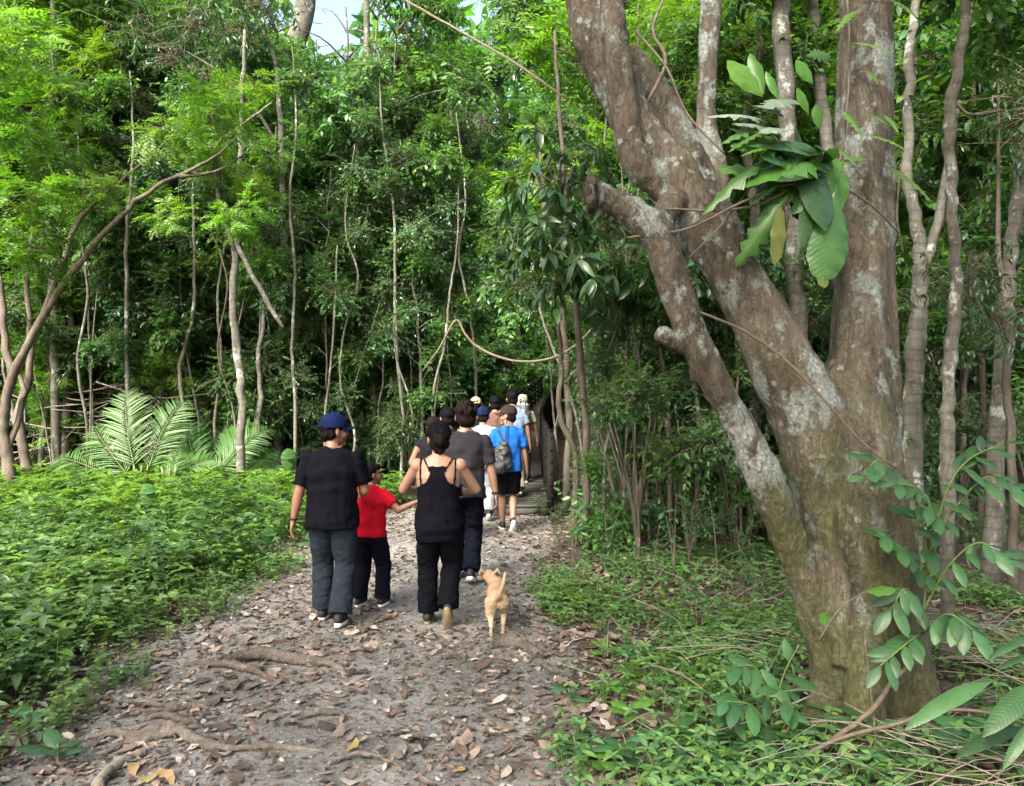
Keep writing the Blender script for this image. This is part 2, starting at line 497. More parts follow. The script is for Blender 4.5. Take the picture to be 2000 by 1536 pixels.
pys = np.arange(-1.0, 15.01, 0.15)
us = np.linspace(0, 1, 26)
V = []
for y in pys:
    a, b = path_left(y) - 0.25, path_right(y) + 0.2
    a += 0.14 * mnoise.noise(Vector((y * 1.7, 0.3, 5))); b += 0.14 * mnoise.noise(Vector((y * 1.7, 9.3, 5)))
    for u in us:
        x = a + (b - a) * u
        e = min(u, 1 - u) * (b - a)
        V.append((x, y, gz(x, y) + 0.006 - (0.03 if e < 0.01 else 0)))
nx, ny = len(us), len(pys)
i = np.arange(ny - 1)[:, None] * nx; j = np.arange(nx - 1)[None]
mb = MB(); mb.add(V, None, np.stack([i + j, i + j + 1, i + nx + j + 1, i + nx + j], -1).reshape(-1, 4))
path = mb.obj("path", M['pathdirt']); tag(path, "grey dirt path strewn with fallen leaves", kind='structure')


# raised walkway that takes over from the path
def deck_z(y): return 0.17 + 0.0022 * max(0.0, y - 12) ** 2
def deck_x(y): return 0.02 + 0.018 * (y - 11.6) + 0.0035 * max(0.0, y - 17) ** 2


M['plank'] = plain_mat("weathered_plank", (0.075, 0.072, 0.066), 0.9, 0.35, 9, 0.4, 0.2, (1, 12, 12))
M['rail'] = plain_mat("dark_rail_wood", (0.014, 0.013, 0.012), 0.9, 0.4, 12, 0.4, 0.05)
bw = empty("boardwalk", (0.02, 11.6, 0))
tag(bw, "grey plank walkway with dark railings that climbs into the trees", "boardwalk")
HWD = 0.52
def box(x0, x1, y0, y1, z0, z1):
    V = [(x0, y0, z0), (x1, y0, z0), (x1, y1, z0), (x0, y1, z0), (x0, y0, z1), (x1, y0, z1), (x1, y1, z1), (x0, y1, z1)]
    Q = [(0, 3, 2, 1), (4, 5, 6, 7), (0, 1, 5, 4), (1, 2, 6, 5), (2, 3, 7, 6), (3, 0, 4, 7)]
    return V, Q


mb = MB(); V, Q = box(-HWD, HWD, -0.095, 0.095, -0.04, 0); mb.add(V, None, Q)
plank_me = mb.mesh("plank", M['plank'], False)
yy = 11.7
k = 0
while yy < 38:
    o = mobj("plank", plank_me, bw)
    o.location = (deck_x(yy) - 0.02 + rng.uniform(-.015, .015), yy - 11.6, deck_z(yy) + rng.uniform(-.004, .004))
    o.rotation_euler = (0.0044 * max(0, yy - 12), rng.uniform(-.01, .01), 0)
    yy += 0.205
# front fascia and side beams
mb = MB(); V, Q = box(-HWD, HWD, -0.03, 0.0, -0.16, -0.045); mb.add(V, None, Q)
o = mb.obj("step_board", M['plank'], bw, False); o.location = (0, 0.01, 0.17)
for s in (-1, 1):
    pts = [(deck_x(y) - 0.02 + s * (HWD - 0.05), y - 11.6, deck_z(y) - 0.09) for y in np.arange(11.65, 38, 1.0)]
    mb = MB(); mb.add(*tube(pts, 0.05, 4)); mb.obj("beam", M['rail'], bw, False)
    for hgt, rr in ((1.02, 0.05), (0.84, 0.05), (0.66, 0.05), (0.48, 0.05), (0.30, 0.05), (0.12, 0.05)):
        pts = [(deck_x(y) - 0.02 + s * (HWD + 0.04), y - 11.6, deck_z(y) + hgt) for y in np.arange(11.65, 38, 1.0)]
        mb = MB(); mb.add(*tube(pts, rr, 5)); mb.obj("rail", M['rail'], bw)
    mb = MB(); V, Q = box(-.05, .05, -.05, .05, -0.5, 1.08); mb.add(V, None, Q); post_me = mb.mesh("post", M['rail'], False)
    for y in np.arange(11.7, 38, 1.3):
        o = mobj("post", post_me, bw); o.location = (deck_x(y) - 0.02 + s * (HWD + 0.04), y - 11.6, deck_z(y))

# ------------------------------------------------------------------ leaf shapes
def leaf_tpl(width=0.4, fold=0.12, droop=0.25, n=3, wpos=0.4, curl=0.0):
    """leaf of unit length along +Y; n=1 -> 4 triangles, larger n -> finer"""
    if n == 1:
        y = wpos
        V = np.array([(0, 0, 0), (-width / 2, y, fold * width - droop * y * y), (0, y, -droop * y * y), (width / 2, y, fold * width - droop * y * y), (0, 1, -droop)])
        T = np.array([(0, 2, 1), (0, 3, 2), (1, 2, 4), (2, 3, 4)])
        return V, T, np.zeros((0, 4), int)
    ys_ = np.linspace(0, 1, n + 2)
    V, T, Q = [(0, 0, 0)], [], []
    for y in ys_[1:-1]:
        t = y / wpos if y < wpos else (1 - y) / (1 - wpos)
        w = width / 2 * math.sin(min(1, t) * math.pi / 2) ** 0.8
        z = -droop * y * y
        zz = z + fold * w * 2 - curl * w * w * 8
        V += [(-w, y, zz), (0, y, z), (w, y, zz)]
    V.append((0, 1, -droop))
    T += [(0, 2, 1), (0, 3, 2)]
    for k in range(n - 1):
        a = 1 + 3 * k
        Q += [(a, a + 1, a + 4, a + 3), (a + 1, a + 2, a + 5, a + 4)]
    a = 1 + 3 * (n - 1); e = len(V) - 1
    T += [(a, a + 1, e), (a + 1, a + 2, e)]
    return np.array(V, float), np.array(T), np.array(Q).reshape(-1, 4)


LEAF = dict(
    broad=leaf_tpl(0.42, 0.12, 0.22, 2, 0.42), far=leaf_tpl(0.42, 0.12, 0.18, 1, 0.42),
    narrow=leaf_tpl(0.21, 0.15, 0.35, 2, 0.4), big=leaf_tpl(0.30, 0.16, 0.45, 3, 0.45),
    leaflet=leaf_tpl(0.36, 0.1, 0.12, 1, 0.45), ovate=leaf_tpl(0.5, 0.14, 0.2, 2, 0.38),
    fine=leaf_tpl(0.4, 0.16, 0.28, 4, 0.42), lance=leaf_tpl(0.24, 0.14, 0.35, 5, 0.42))


def rdir(k, zbias=0.0):
    v = rng.normal(size=(k, 3)); v[:, 2] += zbias
    return v / np.linalg.norm(v, axis=1, keepdims=True)


def make_clump(kind, seed):
    """a spray of twigs with leaves, about one metre in radius"""
    global rng
    rng = np.random.default_rng(seed)
    mb = MB()
    cfg = dict(broad=(60, 9, 0.165, 'broad', 0.5, 'broad'), dark=(60, 9, 0.15, 'narrow', 1.0, 'dark'), small=(70, 10, 0.125, 'broad', 0.5, 'small'),
               big=(16, 9, 0.30, 'big', 1.1, 'dark'), lime=(24, 7, 0.40, 'pinnate', 0.35, 'lime'), bamboo=(70, 10, 0.2, 'narrow', 0.8, 'lime'),
               far=(64, 12, 0.19, 'far', 0.5, 'broad'))[kind]
    nt, nl, ll, lt, droop, mt = cfg
    for t in range(nt):
        d = rdir(1, 0.25)[0]
        a = rdir(1)[0] * rng.uniform(0, 0.45) * np.array([1, 1, 0.8])
        ln = rng.uniform(0.4, 0.75)
        m = 5
        pts = [a]
        dd = d.copy()
        for q in range(m - 1):
            dd = dd + np.array([0, 0, -0.16]) * droop + rng.normal(size=3) * 0.12
            dd /= np.linalg.norm(dd)
            pts.append(pts[-1] + dd * ln / (m - 1))
        pts = np.array(pts)
        mb.add(*tube(pts, np.linspace(0.008, 0.003, m), 3, False), m=1)
        if lt == 'pinnate':
            s = rng.uniform(0.3, 1, nl)
        elif kind in ('dark', 'big'):
            s = 1 - rng.uniform(0, 1, nl) ** 2 * 0.5
        else:
            s = np.linspace(0.2, 1, nl) + rng.normal(size=nl) * 0.03
        s = np.clip(s, 0, 0.999)
        base = np.array([np.interp(s, np.linspace(0, 1, m), pts[:, c]) for c in range(3)]).T
        tdir = pts[-1] - pts[0]; tdir /= np.linalg.norm(tdir)
        side = np.cross(tdir, [0, 0, 1]); side /= np.linalg.norm(side) + 1e-6
        sg = np.where(np.arange(nl) % 2 == 0, 1.0, -1.0)[:, None]
        f = tdir * rng.uniform(0.2, 0.9, (nl, 1)) + side * sg * rng.uniform(0.4, 1.0, (nl, 1)) + rng.normal(size=(nl, 3)) * 0.28
        f[:, 2] -= droop * rng.uniform(0.2, 0.8, nl)
        up = np.array([0, 0, 1.0]) + rng.normal(size=(nl, 3)) * 0.33
        if kind in ('dark', 'big'):
            up += d * 0.5
        Rm = frames(f, up)
        sc = ll * rng.uniform(0.6, 1.25, nl)
        if lt == 'pinnate':
            for q in range(nl):
                npair = 6
                rp = np.linspace(0.15, 1, npair)
                ax, fw = Rm[q][:, 0], Rm[q][:, 1]
                zz = Rm[q][:, 2]
                rach = base[q] + np.outer(rp * sc[q], fw) - np.outer(rp ** 2 * sc[q] * 0.25, zz)
                for sgn in (-1, 1):
                    ff = ax * sgn * 0.9 + fw * 0.45 + rng.normal(size=(npair, 3)) * 0.1 - zz * 0.1
                    scatter(mb, LEAF['leaflet'], frames(ff, zz + rng.normal(size=(npair, 3)) * 0.15), rach, sc[q] * 0.36 * np.sin(0.5 + rp * 2.3), 0)
        else:
            scatter(mb, LEAF[lt], Rm, base, sc, 0)
    return mb.mesh("foliage_" + kind, [M[mt], M['twig']])


CL = {}
for kind, cnt in (('broad', 4), ('dark', 3), ('small', 4), ('big', 2), ('lime', 3), ('bamboo', 1), ('far', 3)):
    CL[kind] = [make_clump(kind, 100 + 17 * q + len(kind)) for q in range(cnt)]
rng = np.random.default_rng(5)


def project(p):
    return 1000 + p[0] / p[1] * FPX, 768 - (p[2] - CAM_H) / p[1] * FPX


def clump_ok(p, r):
    """keeps foliage out of the walkway corridor, the clearing and the gap where the sky shows"""
    x, y, z = p
    if y < 0.5: return True
    px, py = project(p); pr = r / y * FPX
    if py - pr * 0.6 < 100 and abs(px - 645) < 42 + pr * 0.55: return False
    cx = deck_x(max(y, 11.6)) if y > 11 else -1.0
    hw = 1.0 if y > 11 else 1.7
    if z - r * 0.8 < 2.4 and abs(x - cx) < hw + r * 0.75 and y < 30: return False
    if y - r < 12.3 and x < -2.0 and z - r * 0.7 < 3.0 and x > -9.5: return False
    return True


def add_crown(root, wp, scale, kind, rz=None, name="crown"):
    me = CL[kind][rng.integers(len(CL[kind]))]
    o = bpy.data.objects.new(name, me)
    COL.objects.link(o)
    o.parent = root
    o.location = Vector(wp) - Vector(root.location)
    o.rotation_euler = (rng.uniform(-.35, .35), rng.uniform(-.35, .35), rng.uniform(0, 6.28) if rz is None else rz)
    s = scale * rng.uniform(0.9, 1.1)
    o.scale = (s * rng.uniform(.9, 1.15), s * rng.uniform(.9, 1.15), s * rng.uniform(.75, 1.0))
    return o


ZONES = ((60, "at the left edge"), (180, "by the pale trunk at left"), (350, "above the palms"), (480, "by the wavy grey sapling"), (620, "behind the man in the navy cap"), (760, "behind the boy in red"), (880, "behind the woman in black"),
         (1040, "above the group's caps"), (1180, "just right of the boardwalk"), (1330, "left of the big tree's low stem"), (1480, "behind the big tree's middle stem"), (1640, "seen through the big tree's fork"), (1780, "behind the big tree's upright stem"), (1900, "by the bare crooked sapling"), (9999, "at the right edge"))
KINDW = dict(broad="broad-leaved", small="small-leaved", dark="drooping dark-leaved", lime="yellow-green", far="dense-crowned", bamboo="feathery", big="large-leaved")


def zone(x, y):
    if y <= 0.5: return ""
    px = 1000 + x / y * FPX
    return next(w for lim, w in ZONES if px < lim)


def make_tree(name, label, pts, rad, mat, crowns=(), limbs=(), cat="tree", group=None, sides=9, seg=None, wob=0.012):
    """a tree whose stem runs through world points pts; limbs are further tubes of the same mesh"""
    base = Vector(pts[0])
    root = empty(name, base); tag(root, label, cat, group)
    n = seg or max(8, len(pts) * 5)
    mb = MB()
    for pp, rr in [(pts, rad)] + list(limbs):
        k = n if pp is pts else max(6, len(pp) * 3)
        c = spline([tuple(Vector(p) - base) for p in pp], k)
        c += rng.normal(size=c.shape) * wob * min(1, rr[0] * 15)
        r = np.interp(np.linspace(0, 1, k), np.linspace(0, 1, len(rr)), rr) * (1 + rng.normal(size=k) * 0.05)
        if pp is pts and pts[0][2] < 0.4: r[0] *= 1.35; r[1] *= 1.08
        mb.add(*tube(c, r, sides if pp is pts else 6))
    mb.obj("trunk", mat, root)
    for (wp, s, kind) in crowns:
        if clump_ok(wp, s): add_crown(root, wp, s, kind)
    return root


# ------------------------------------------------------------------ remeshed bodies (big tree, people, dog)
def ell(c, r, Rm=None, seg=16, ring=10):
    V = [(0, 0, -1)]
    for i in range(1, ring):
        t = math.pi * i / ring
        for j in range(seg):
            a = 2 * math.pi * j / seg
            V.append((math.sin(t) * math.cos(a), math.sin(t) * math.sin(a), -math.cos(t)))
    V.append((0, 0, 1))
    T = [(0, 1 + (j + 1) % seg, 1 + j) for j in range(seg)]
    Q = []
    for i in range(ring - 2):
        for j in range(seg):
            a = 1 + i * seg; b = a + seg
            Q.append((a + j, a + (j + 1) % seg, b + (j + 1) % seg, b + j))
    e = len(V) - 1; a = 1 + (ring - 2) * seg
    T += [(e, a + j, a + (j + 1) % seg) for j in range(seg)]
    V = np.array(V) * np.array(r)
    if Rm is not None: V = V @ np.array(Rm).T
    return V + np.array(c), T, Q


def capsule(p0, p1, r0, r1, seg=12):
    p0, p1 = np.array(tuple(p0), float), np.array(tuple(p1), float)
    d = p1 - p0; L_ = np.linalg.norm(d) + 1e-9; d /= L_
    pts, rad = [], []
    for a in (90, 60, 30): pts.append(p0 - d * r0 * math.sin(R(a))); rad.append(max(1e-4, r0 * math.cos(R(a))))
    pts += [p0, p1]; rad += [r0, r1]
    for a in (30, 60, 90): pts.append(p1 + d * r1 * math.sin(R(a))); rad.append(max(1e-4, r1 * math.cos(R(a))))
    return tube(pts, rad, seg)


def loft(pts, rx, ry, side=(1, 0, 0), seg=20):
    """closed tube with elliptical sections: rx along side, ry across it"""
    pts = np.array([tuple(p) for p in pts], float); n = len(pts)
    tan = np.gradient(pts, axis=0); tan /= np.linalg.norm(tan, axis=1, keepdims=True) + 1e-9
    ang = np.arange(seg) / seg * 2 * np.pi
    V = []
    for i in range(n):
        s = np.array(side, float); s = s - tan[i] * np.dot(s, tan[i]); s /= np.linalg.norm(s)
        f = np.cross(tan[i], s)
        V.append(pts[i] + rx[i] * np.cos(ang)[:, None] * s + ry[i] * np.sin(ang)[:, None] * f)
    V = np.concatenate(V + [pts[:1], pts[-1:]])
    i = np.arange(n - 1)[:, None] * seg; j = np.arange(seg)[None]; jn = (np.arange(seg) + 1) % seg
    Q = np.stack([i + j, i + jn[None], i + seg + jn[None], i + seg + j], -1).reshape(-1, 4)
    c0 = n * seg
    T = [(c0, b, a) for a, b in zip(range(seg), jn)] + [(c0 + 1, (n - 1) * seg + a, (n - 1) * seg + b) for a, b in zip(range(seg), jn)]
    return V, T, Q


TMP = bpy.data.scenes.new("workbench")      # shapes are fused here, away from the scene; removed at the end


def fuse(name, prims, voxel, mat, parent=None, smooth=3, bumps=(), loc=None):
    """one continuous surface grown over the given closed pieces"""
    mb = MB()
    for p in prims: mb.add(*p)
    me0 = mb.mesh("tmp", [])
    bm = bmesh.new(); bm.from_mesh(me0)
    bmesh.ops.recalc_face_normals(bm, faces=bm.faces); bm.to_mesh(me0); bm.free()
    ob = bpy.data.objects.new("tmp", me0); TMP.collection.objects.link(ob)
    md = ob.modifiers.new("r", 'REMESH'); md.mode = 'VOXEL'; md.voxel_size = voxel; md.use_smooth_shade = True
    if smooth:
        sm = ob.modifiers.new("s", 'SMOOTH'); sm.factor = 0.5; sm.iterations = smooth
    with bpy.context.temp_override(scene=TMP, view_layer=TMP.view_layers[0]):
        dg = bpy.context.evaluated_depsgraph_get()
        me = bpy.data.meshes.new_from_object(ob.evaluated_get(dg))
    bpy.data.objects.remove(ob); bpy.data.meshes.remove(me0)
    me.name = name
    if bumps:
        n = len(me.vertices)
        co = np.zeros(n * 3, np.float32); no = np.zeros(n * 3, np.float32)
        me.vertices.foreach_get("co", co); me.vertices.foreach_get("normal", no)
        co = co.reshape(-1, 3); no = no.reshape(-1, 3)
        d = np.zeros(n)
        for (fx, fy, fz, amp, sd) in bumps:
            d += amp * np.array([mnoise.noise(Vector((v[0] * fx + sd, v[1] * fy, v[2] * fz))) for v in co])
        co = co + no * d[:, None].astype(np.float32)
        me.vertices.foreach_set("co", co.ravel().astype(np.float32))
    me.materials.clear(); me.materials.append(mat)
    me.polygons.foreach_set("use_smooth", np.ones(len(me.polygons), dtype=bool))
    me.update()
    o = mobj(name, me, parent)
    if loc is not None: o.location = loc
    return o


# ------------------------------------------------------------------ the big leaning tree beside the path
def px_tube(pts, Yd=0.0, seg=None, sides=16):
    """pts: (x, y, width_px, Y)"""
    pp = [tuple(P(x, y, Y)) + (pw(w, Y) / 2 * (.82 if y < 1050 else .85),) for (x, y, w, Y) in pts]
    c = spline(pp, seg or len(pp) * 4)
    return tube(c[:, :3], np.maximum(c[:, 3], 0.01), sides)


big = empty("leaning_tree", P(1700, 1410, 4.5))
tag(big, "big old tree with blotched pinkish bark, mossy foot and several leaning stems", "tree")
BL = np.array(big.location)
prims = [
    px_tube([(1705, 1480, 290, 4.5), (1700, 1400, 240, 4.5), (1690, 1250, 235, 4.5), (1680, 1100, 235, 4.5), (1660, 960, 245, 4.5), (1655, 860, 230, 4.5), (1668, 780, 180, 4.55),
             (1685, 690, 152, 4.6), (1690, 560, 134, 4.65), (1691, 400, 124, 4.7), (1690, 200, 118, 4.75), (1690, 0, 116, 4.8), (1692, -300, 105, 4.9), (1700, -700, 80, 5.0)]),
    px_tube([(1660, 1120, 170, 4.45), (1620, 950, 190, 4.45), (1580, 820, 175, 4.45), (1530, 715, 152, 4.45), (1475, 610, 138, 4.5), (1420, 520, 128, 4.5), (1360, 425, 122, 4.55), (1300, 330, 110, 4.6),
             (1240, 240, 100, 4.65), (1190, 140, 104, 4.65), (1160, 60, 112, 4.65), (1148, 0, 112, 4.7), (1120, -200, 95, 4.8), (1100, -600, 70, 5.0)]),
    px_tube([(1300, 380, 60, 4.5), (1245, 320, 62, 4.45), (1222, 240, 58, 4.45), (1205, 120, 56, 4.45), (1193, 0, 54, 4.45), (1180, -200, 50, 4.5), (1150, -600, 34, 4.6)]),
    px_tube([(1430, 480, 80, 4.75), (1385, 400, 85, 4.85), (1335, 290, 88, 4.9), (1285, 190, 70, 4.95), (1245, 120, 52, 5.0), (1228, 95, 34, 5.0)]),
    px_tube([(1400, 430, 60, 4.9), (1395, 330, 56, 5.0), (1380, 230, 50, 5.05), (1386, 120, 46, 5.05), (1390, 0, 46, 5.1), (1395, -300, 40, 5.2), (1400, -600, 30, 5.3)]),
    px_tube([(1640, 1420, 120, 4.4), (1625, 1300, 105, 4.35), (1590, 1180, 95, 4.3), (1545, 1060, 92, 4.25), (1490, 930, 88, 4.2), (1440, 820, 78, 4.2), (1390, 730, 72, 4.15), (1345, 640, 70, 4.15),
             (1318, 560, 68, 4.15), (1290, 480, 72, 4.15), (1250, 430, 74, 4.15), (1205, 398, 64, 4.15), (1178, 386, 72, 4.12), (1163, 381, 80, 4.10)]),
    px_tube([(1345, 680, 40, 4.15), (1315, 665, 32, 4.1), (1288, 650, 30, 4.08)], seg=6),
    px_tube([(1290, 470, 60, 4.18), (1300, 420, 60, 4.3), (1320, 390, 60, 4.45)], seg=8),
    px_tube([(1650, 1250, 80, 4.4), (1590, 1400, 70, 4.3), (1520, 1470, 30, 4.2)]),
    px_tube([(1760, 1250, 100, 4.4), (1810, 1400, 90, 4.3), (1900, 1480, 40, 4.2)]),
    px_tube([(1700, 1200, 110, 4.25), (1690, 1400, 100, 4.1), (1660, 1500, 50, 3.95)]),
    px_tube([(1770, 1000, 40, 4.55), (1775, 1150, 60, 4.5), (1800, 1350, 60, 4.45)]),
    px_tube([(1610, 1000, 60, 4.25), (1640, 1150, 60, 4.22), (1650, 1300, 60, 4.2)]),
    px_tube([(1740, 560, 34, 4.55), (1745, 760, 46, 4.5), (1740, 960, 50, 4.42), (1735, 1150, 50, 4.35)]),
]
prims = [(p[0] - BL, p[1], p[2]) for p in prims]
fuse("trunk", prims, 0.017, M['bark_big'], big, 4,
     bumps=((3.5, 3.5, .7, 0.026, 2), (8, 8, 1.4, 0.018, 1), (18, 18, 3.5, 0.011, 4), (42, 42, 13, 0.007, 9)))
# the sawn, hollow stub at the end of the low stem: a torn ring and a dark solid painted as the shade inside
M['hollow'] = plain_mat("hollow_shade", (0.03, 0.022, 0.016), 0.9, 0.5, 30, 0.6)
rimp = []
c0 = np.array(P(1161, 381, 4.11)) - BL
for q in range(14):
    a = q / 14 * 6.283
    r_ = pw(28 + 5 * math.sin(q * 2.3), 4.1)
    rimp.append(c0 + np.array([-0.02 + 0.008 * math.sin(q * 3.1), math.cos(a) * r_ * 0.9, math.sin(a) * r_]))
rimp.append(rimp[0])
mb = MB(); mb.add(*tube(rimp, [pw(9 + 3 * math.sin(q * 1.7), 4.1) for q in range(15)], 7)); mb.obj("stub_rim", M['bark_big'], big)
mb = MB(); mb.add(*ell(c0 + np.array([-0.03, -0.02, 0]), (0.03, pw(25, 4.1), pw(25, 4.1)))); mb.obj("hollow", M['hollow'], big)
# unseen crown of the big tree, spread above the picture to shade trunk and path
for q in range(26):
    wp = Vector((0.8 + rng.uniform(-3.4, 4.2), 3.0 + rng.uniform(-3.5, 3.5), rng.uniform(5.9, 9.0)))
    if clump_ok(wp, 1.2): add_crown(big, wp, rng.uniform(1.0, 1.5), 'broad')

# ------------------------------------------------------------------ trees one can tell apart
def pxs(L_, Y): return [P(x, y, Y) for x, y in L_]


def cr(L_, kind, s=1.2):
    """crowns from (x, y, Y[, scale])"""
    return [(P(c[0], c[1], c[2]), c[3] if len(c) > 3 else s, kind) for c in L_]


def foot(x, Y):
    wx = (x - 1000) / FPX * Y
    return Vector((wx, Y, gz(wx, Y) - 0.05))


# leaning forked tree on the left edge of the clearing
make_tree("forked_tree", "pinkish brown forked tree at the left edge with long arching bare branches",
          [foot(20, 12.2), P(16, 900, 12.2), P(6, 830, 12.2), P(28, 730, 12.2), P(110, 575, 12.0), P(180, 485, 11.8), P(240, 420, 11.6), P(310, 362, 11.4), P(400, 318, 11.2), P(460, 270, 11.0)],
          [0.11, 0.09, 0.08, 0.07, 0.05, 0.042, 0.037, 0.03, 0.022, 0.01], M['bark_brown'],
          crowns=cr([(330, 260, 11.5, 0.8), (430, 230, 11, 0.7), (200, 370, 11.5, 0.5), (60, 470, 11.5, 0.75), (470, 420, 10.8, .55), (30, 250, 11.5, .9), (60, 380, 11.2, .7), (120, 300, 12, .8), (20, 90, 11, .9), (330, 420, 11, .45)], 'lime'),
          limbs=[([P(75, 640, 12.1), P(120, 520, 12.3), P(155, 430, 12.4), P(230, 360, 12.3), P(310, 290, 12.2), P(390, 210, 12)], [0.05, 0.045, 0.04, 0.03, 0.022, 0.01]),
                 ([P(24, 740, 12.2), P(8, 640, 12.3), P(0, 540, 12.4), P(-20, 380, 12.5)], [0.07, 0.05, 0.045, 0.03]),
                 ([P(350, 345, 11.3), P(420, 335, 11.4), P(480, 300, 11.5)], [0.03, 0.02, 0.01]),
                 ([P(16, 880, 12.2), P(40, 800, 12.4), P(45, 760, 12.6), P(30, 720, 12.8)], [0.05, 0.04, 0.04, 0.03])])
make_tree("slender_tree", "brown twin-stemmed young tree next to the forked tree at the left edge",
          [foot(58, 12.8), P(50, 900, 12.8), P(38, 820, 12.8), P(60, 700, 13), P(52, 560, 13), P(70, 400, 13)], [0.10, 0.085, 0.075, 0.05, 0.04, 0.02], M['bark_brown'],
          crowns=cr([(60, 520, 13, .7), (10, 600, 13, .7), (90, 640, 13.2, .5)], 'small'),
          limbs=[([P(42, 850, 12.8), P(20, 790, 12.9), P(5, 700, 13)], [0.05, 0.035, 0.02])])
make_tree("slender_tree", "straight pale grey trunk left of the palms, lichen-blotched",
          [foot(110, 13.6), P(108, 800, 13.6), P(106, 640, 13.6), P(98, 480, 13.7), P(88, 300, 13.8), P(96, 150, 13.9), P(105, 0, 14), P(100, -200, 14)],
          [0.085, 0.075, 0.07, 0.068, 0.06, 0.055, 0.05, 0.04], M['bark_pale'], crowns=cr([(60, -20, 14, 1.1), (170, 40, 14.5, 1.0)], 'lime'))
make_tree("slender_tree", "dark narrow trunk standing close beside the straight pale one",
          [foot(133, 13.9), P(131, 780, 13.9), P(138, 650, 13.9), P(128, 500, 14), P(135, 300, 14)], [0.085, 0.07, 0.05, 0.04, 0.03], M['bark_dark'], crowns=cr([(150, 330, 14.2, 1.0)], 'small'))
make_tree("broken_snag", "broken dead brown snag that leans above the clearing, jagged top",
          [foot(352, 15.2), P(345, 700, 15.2), P(335, 520, 15.1), P(322, 395, 15), P(300, 340, 14.9), P(250, 300, 14.8), P(205, 235, 14.7), P(178, 165, 14.6), P(158, 120, 14.6), P(150, 78, 14.6), P(156, 66, 14.6)],
          [0.14, 0.12, 0.12, 0.12, 0.115, 0.115, 0.105, 0.095, 0.085, 0.09, 0.075], M['bark_brown'],
          limbs=[([P(150, 80, 14.6), P(162, 70, 14.5)], [0.09, 0.06]), ([P(196, 215, 14.7), P(165, 195, 14.5), P(130, 190, 14.3)], [0.04, 0.03, 0.015]), ([P(260, 305, 14.8), P(290, 270, 14.9), P(330, 250, 15)], [0.04, 0.025, 0.012])])
make_tree("slender_tree", "wavy grey sapling trunk just right of the palms, kinked halfway up",
          [foot(468, 12.4), P(471, 850, 12.4), P(470, 740, 12.4), P(455, 600, 12.4), P(460, 500, 12.4), P(468, 380, 12.4), P(470, 250, 12.4), P(478, 60, 12.5)],
          [0.075, 0.068, 0.065, 0.062, 0.058, 0.05, 0.04, 0.025], M['bark_pale'],
          crowns=cr([(440, 330, 12.3, 0.55), (520, 300, 12.4, .5), (500, 370, 12.2, .45), (430, 240, 12.6, .5), (480, 180, 12.6, .6), (400, 300, 12.5, .5)], 'lime'),
          limbs=[([P(460, 500, 12.4), P(425, 380, 12.2), P(412, 290, 12.1), P(330, 230, 12)], [0.04, 0.035, 0.03, 0.012]), ([P(412, 290, 12.1), P(480, 240, 12), P(530, 200, 12)], [0.03, 0.02, 0.01]), ([P(462, 480, 12.4), P(505, 560, 12.3), P(552, 640, 12.2)], [0.04, 0.045, 0.03])])
make_tree("slender_tree", "thin pale pole of a tree left of the man in the navy cap",
          [foot(497, 13.2), P(497, 880, 13.2), P(508, 780, 13.2), P(505, 700, 13.2), P(516, 620, 13.3), P(512, 480, 13.4)], [0.06, 0.05, 0.045, 0.04, 0.035, 0.02], M['bark_pale'],
          crowns=cr([(530, 540, 13.2, .4), (490, 560, 13.5, .5)], 'broad'))
make_tree("slender_tree", "tall straight grey tree standing directly left of the man's navy cap",
          [foot(545, 14.4), P(543, 850, 14.4), P(548, 700, 14.4), P(553, 560, 14.4), P(556, 420, 14.4), P(548, 250, 14.5), P(536, 120, 14.5), P(500, 20, 14.5), P(470, -80, 14.5)],
          [0.095, 0.085, 0.078, 0.074, 0.07, 0.06, 0.045, 0.03, 0.02], M['bark_pale'], crowns=cr([(470, 60, 14, .9), (380, 40, 13.6, .9), (330, 110, 13.4, .8), (410, 150, 13.5, .7), (270, 60, 13.8, .9), (520, 10, 14, .8), (250, 180, 13.5, .6), (460, 170, 14, .6)], 'dark'),
          limbs=[([P(552, 300, 14.5), P(480, 190, 14), P(380, 110, 13.6), P(300, 90, 13.5)], [0.035, 0.03, 0.02, 0.01])])
make_tree("slender_tree", "slim twisted sapling leaning left behind the man's navy cap",
          [foot(618, 14.8), P(606, 830, 14.8), P(590, 740, 14.8), P(580, 620, 14.8), P(560, 520, 14.8), P(548, 430, 14.9)], [0.06, 0.05, 0.048, 0.045, 0.04, 0.02], M['bark_pale'], crowns=cr([(600, 580, 14.8, .6), (640, 640, 15, .6)], 'broad'))
make_tree("slender_tree", "pale lichened trunk with a bend above the boy in red",
          [foot(738, 15.2), P(736, 880, 15.2), P(730, 760, 15.2), P(724, 620, 15.2), P(716, 480, 15.2), P(702, 370, 15.2), P(698, 310, 15.2), P(712, 240, 15.3), P(716, 100, 15.4), P(712, -120, 15.5)],
          [0.105, 0.1, 0.095, 0.09, 0.09, 0.092, 0.09, 0.08, 0.07, 0.05], M['bark_pale'], crowns=cr([(760, 130, 15, .85), (700, 200, 14.8, .7), (640, 230, 15, .7), (790, 210, 15, .7), (800, 60, 15.3, .8), (740, 260, 14.8, .5)], 'dark'),
          limbs=[([P(740, 860, 15.2), P(728, 720, 15.4), P(712, 620, 15.6), P(700, 480, 15.8)], [0.04, 0.04, 0.03, 0.02])])
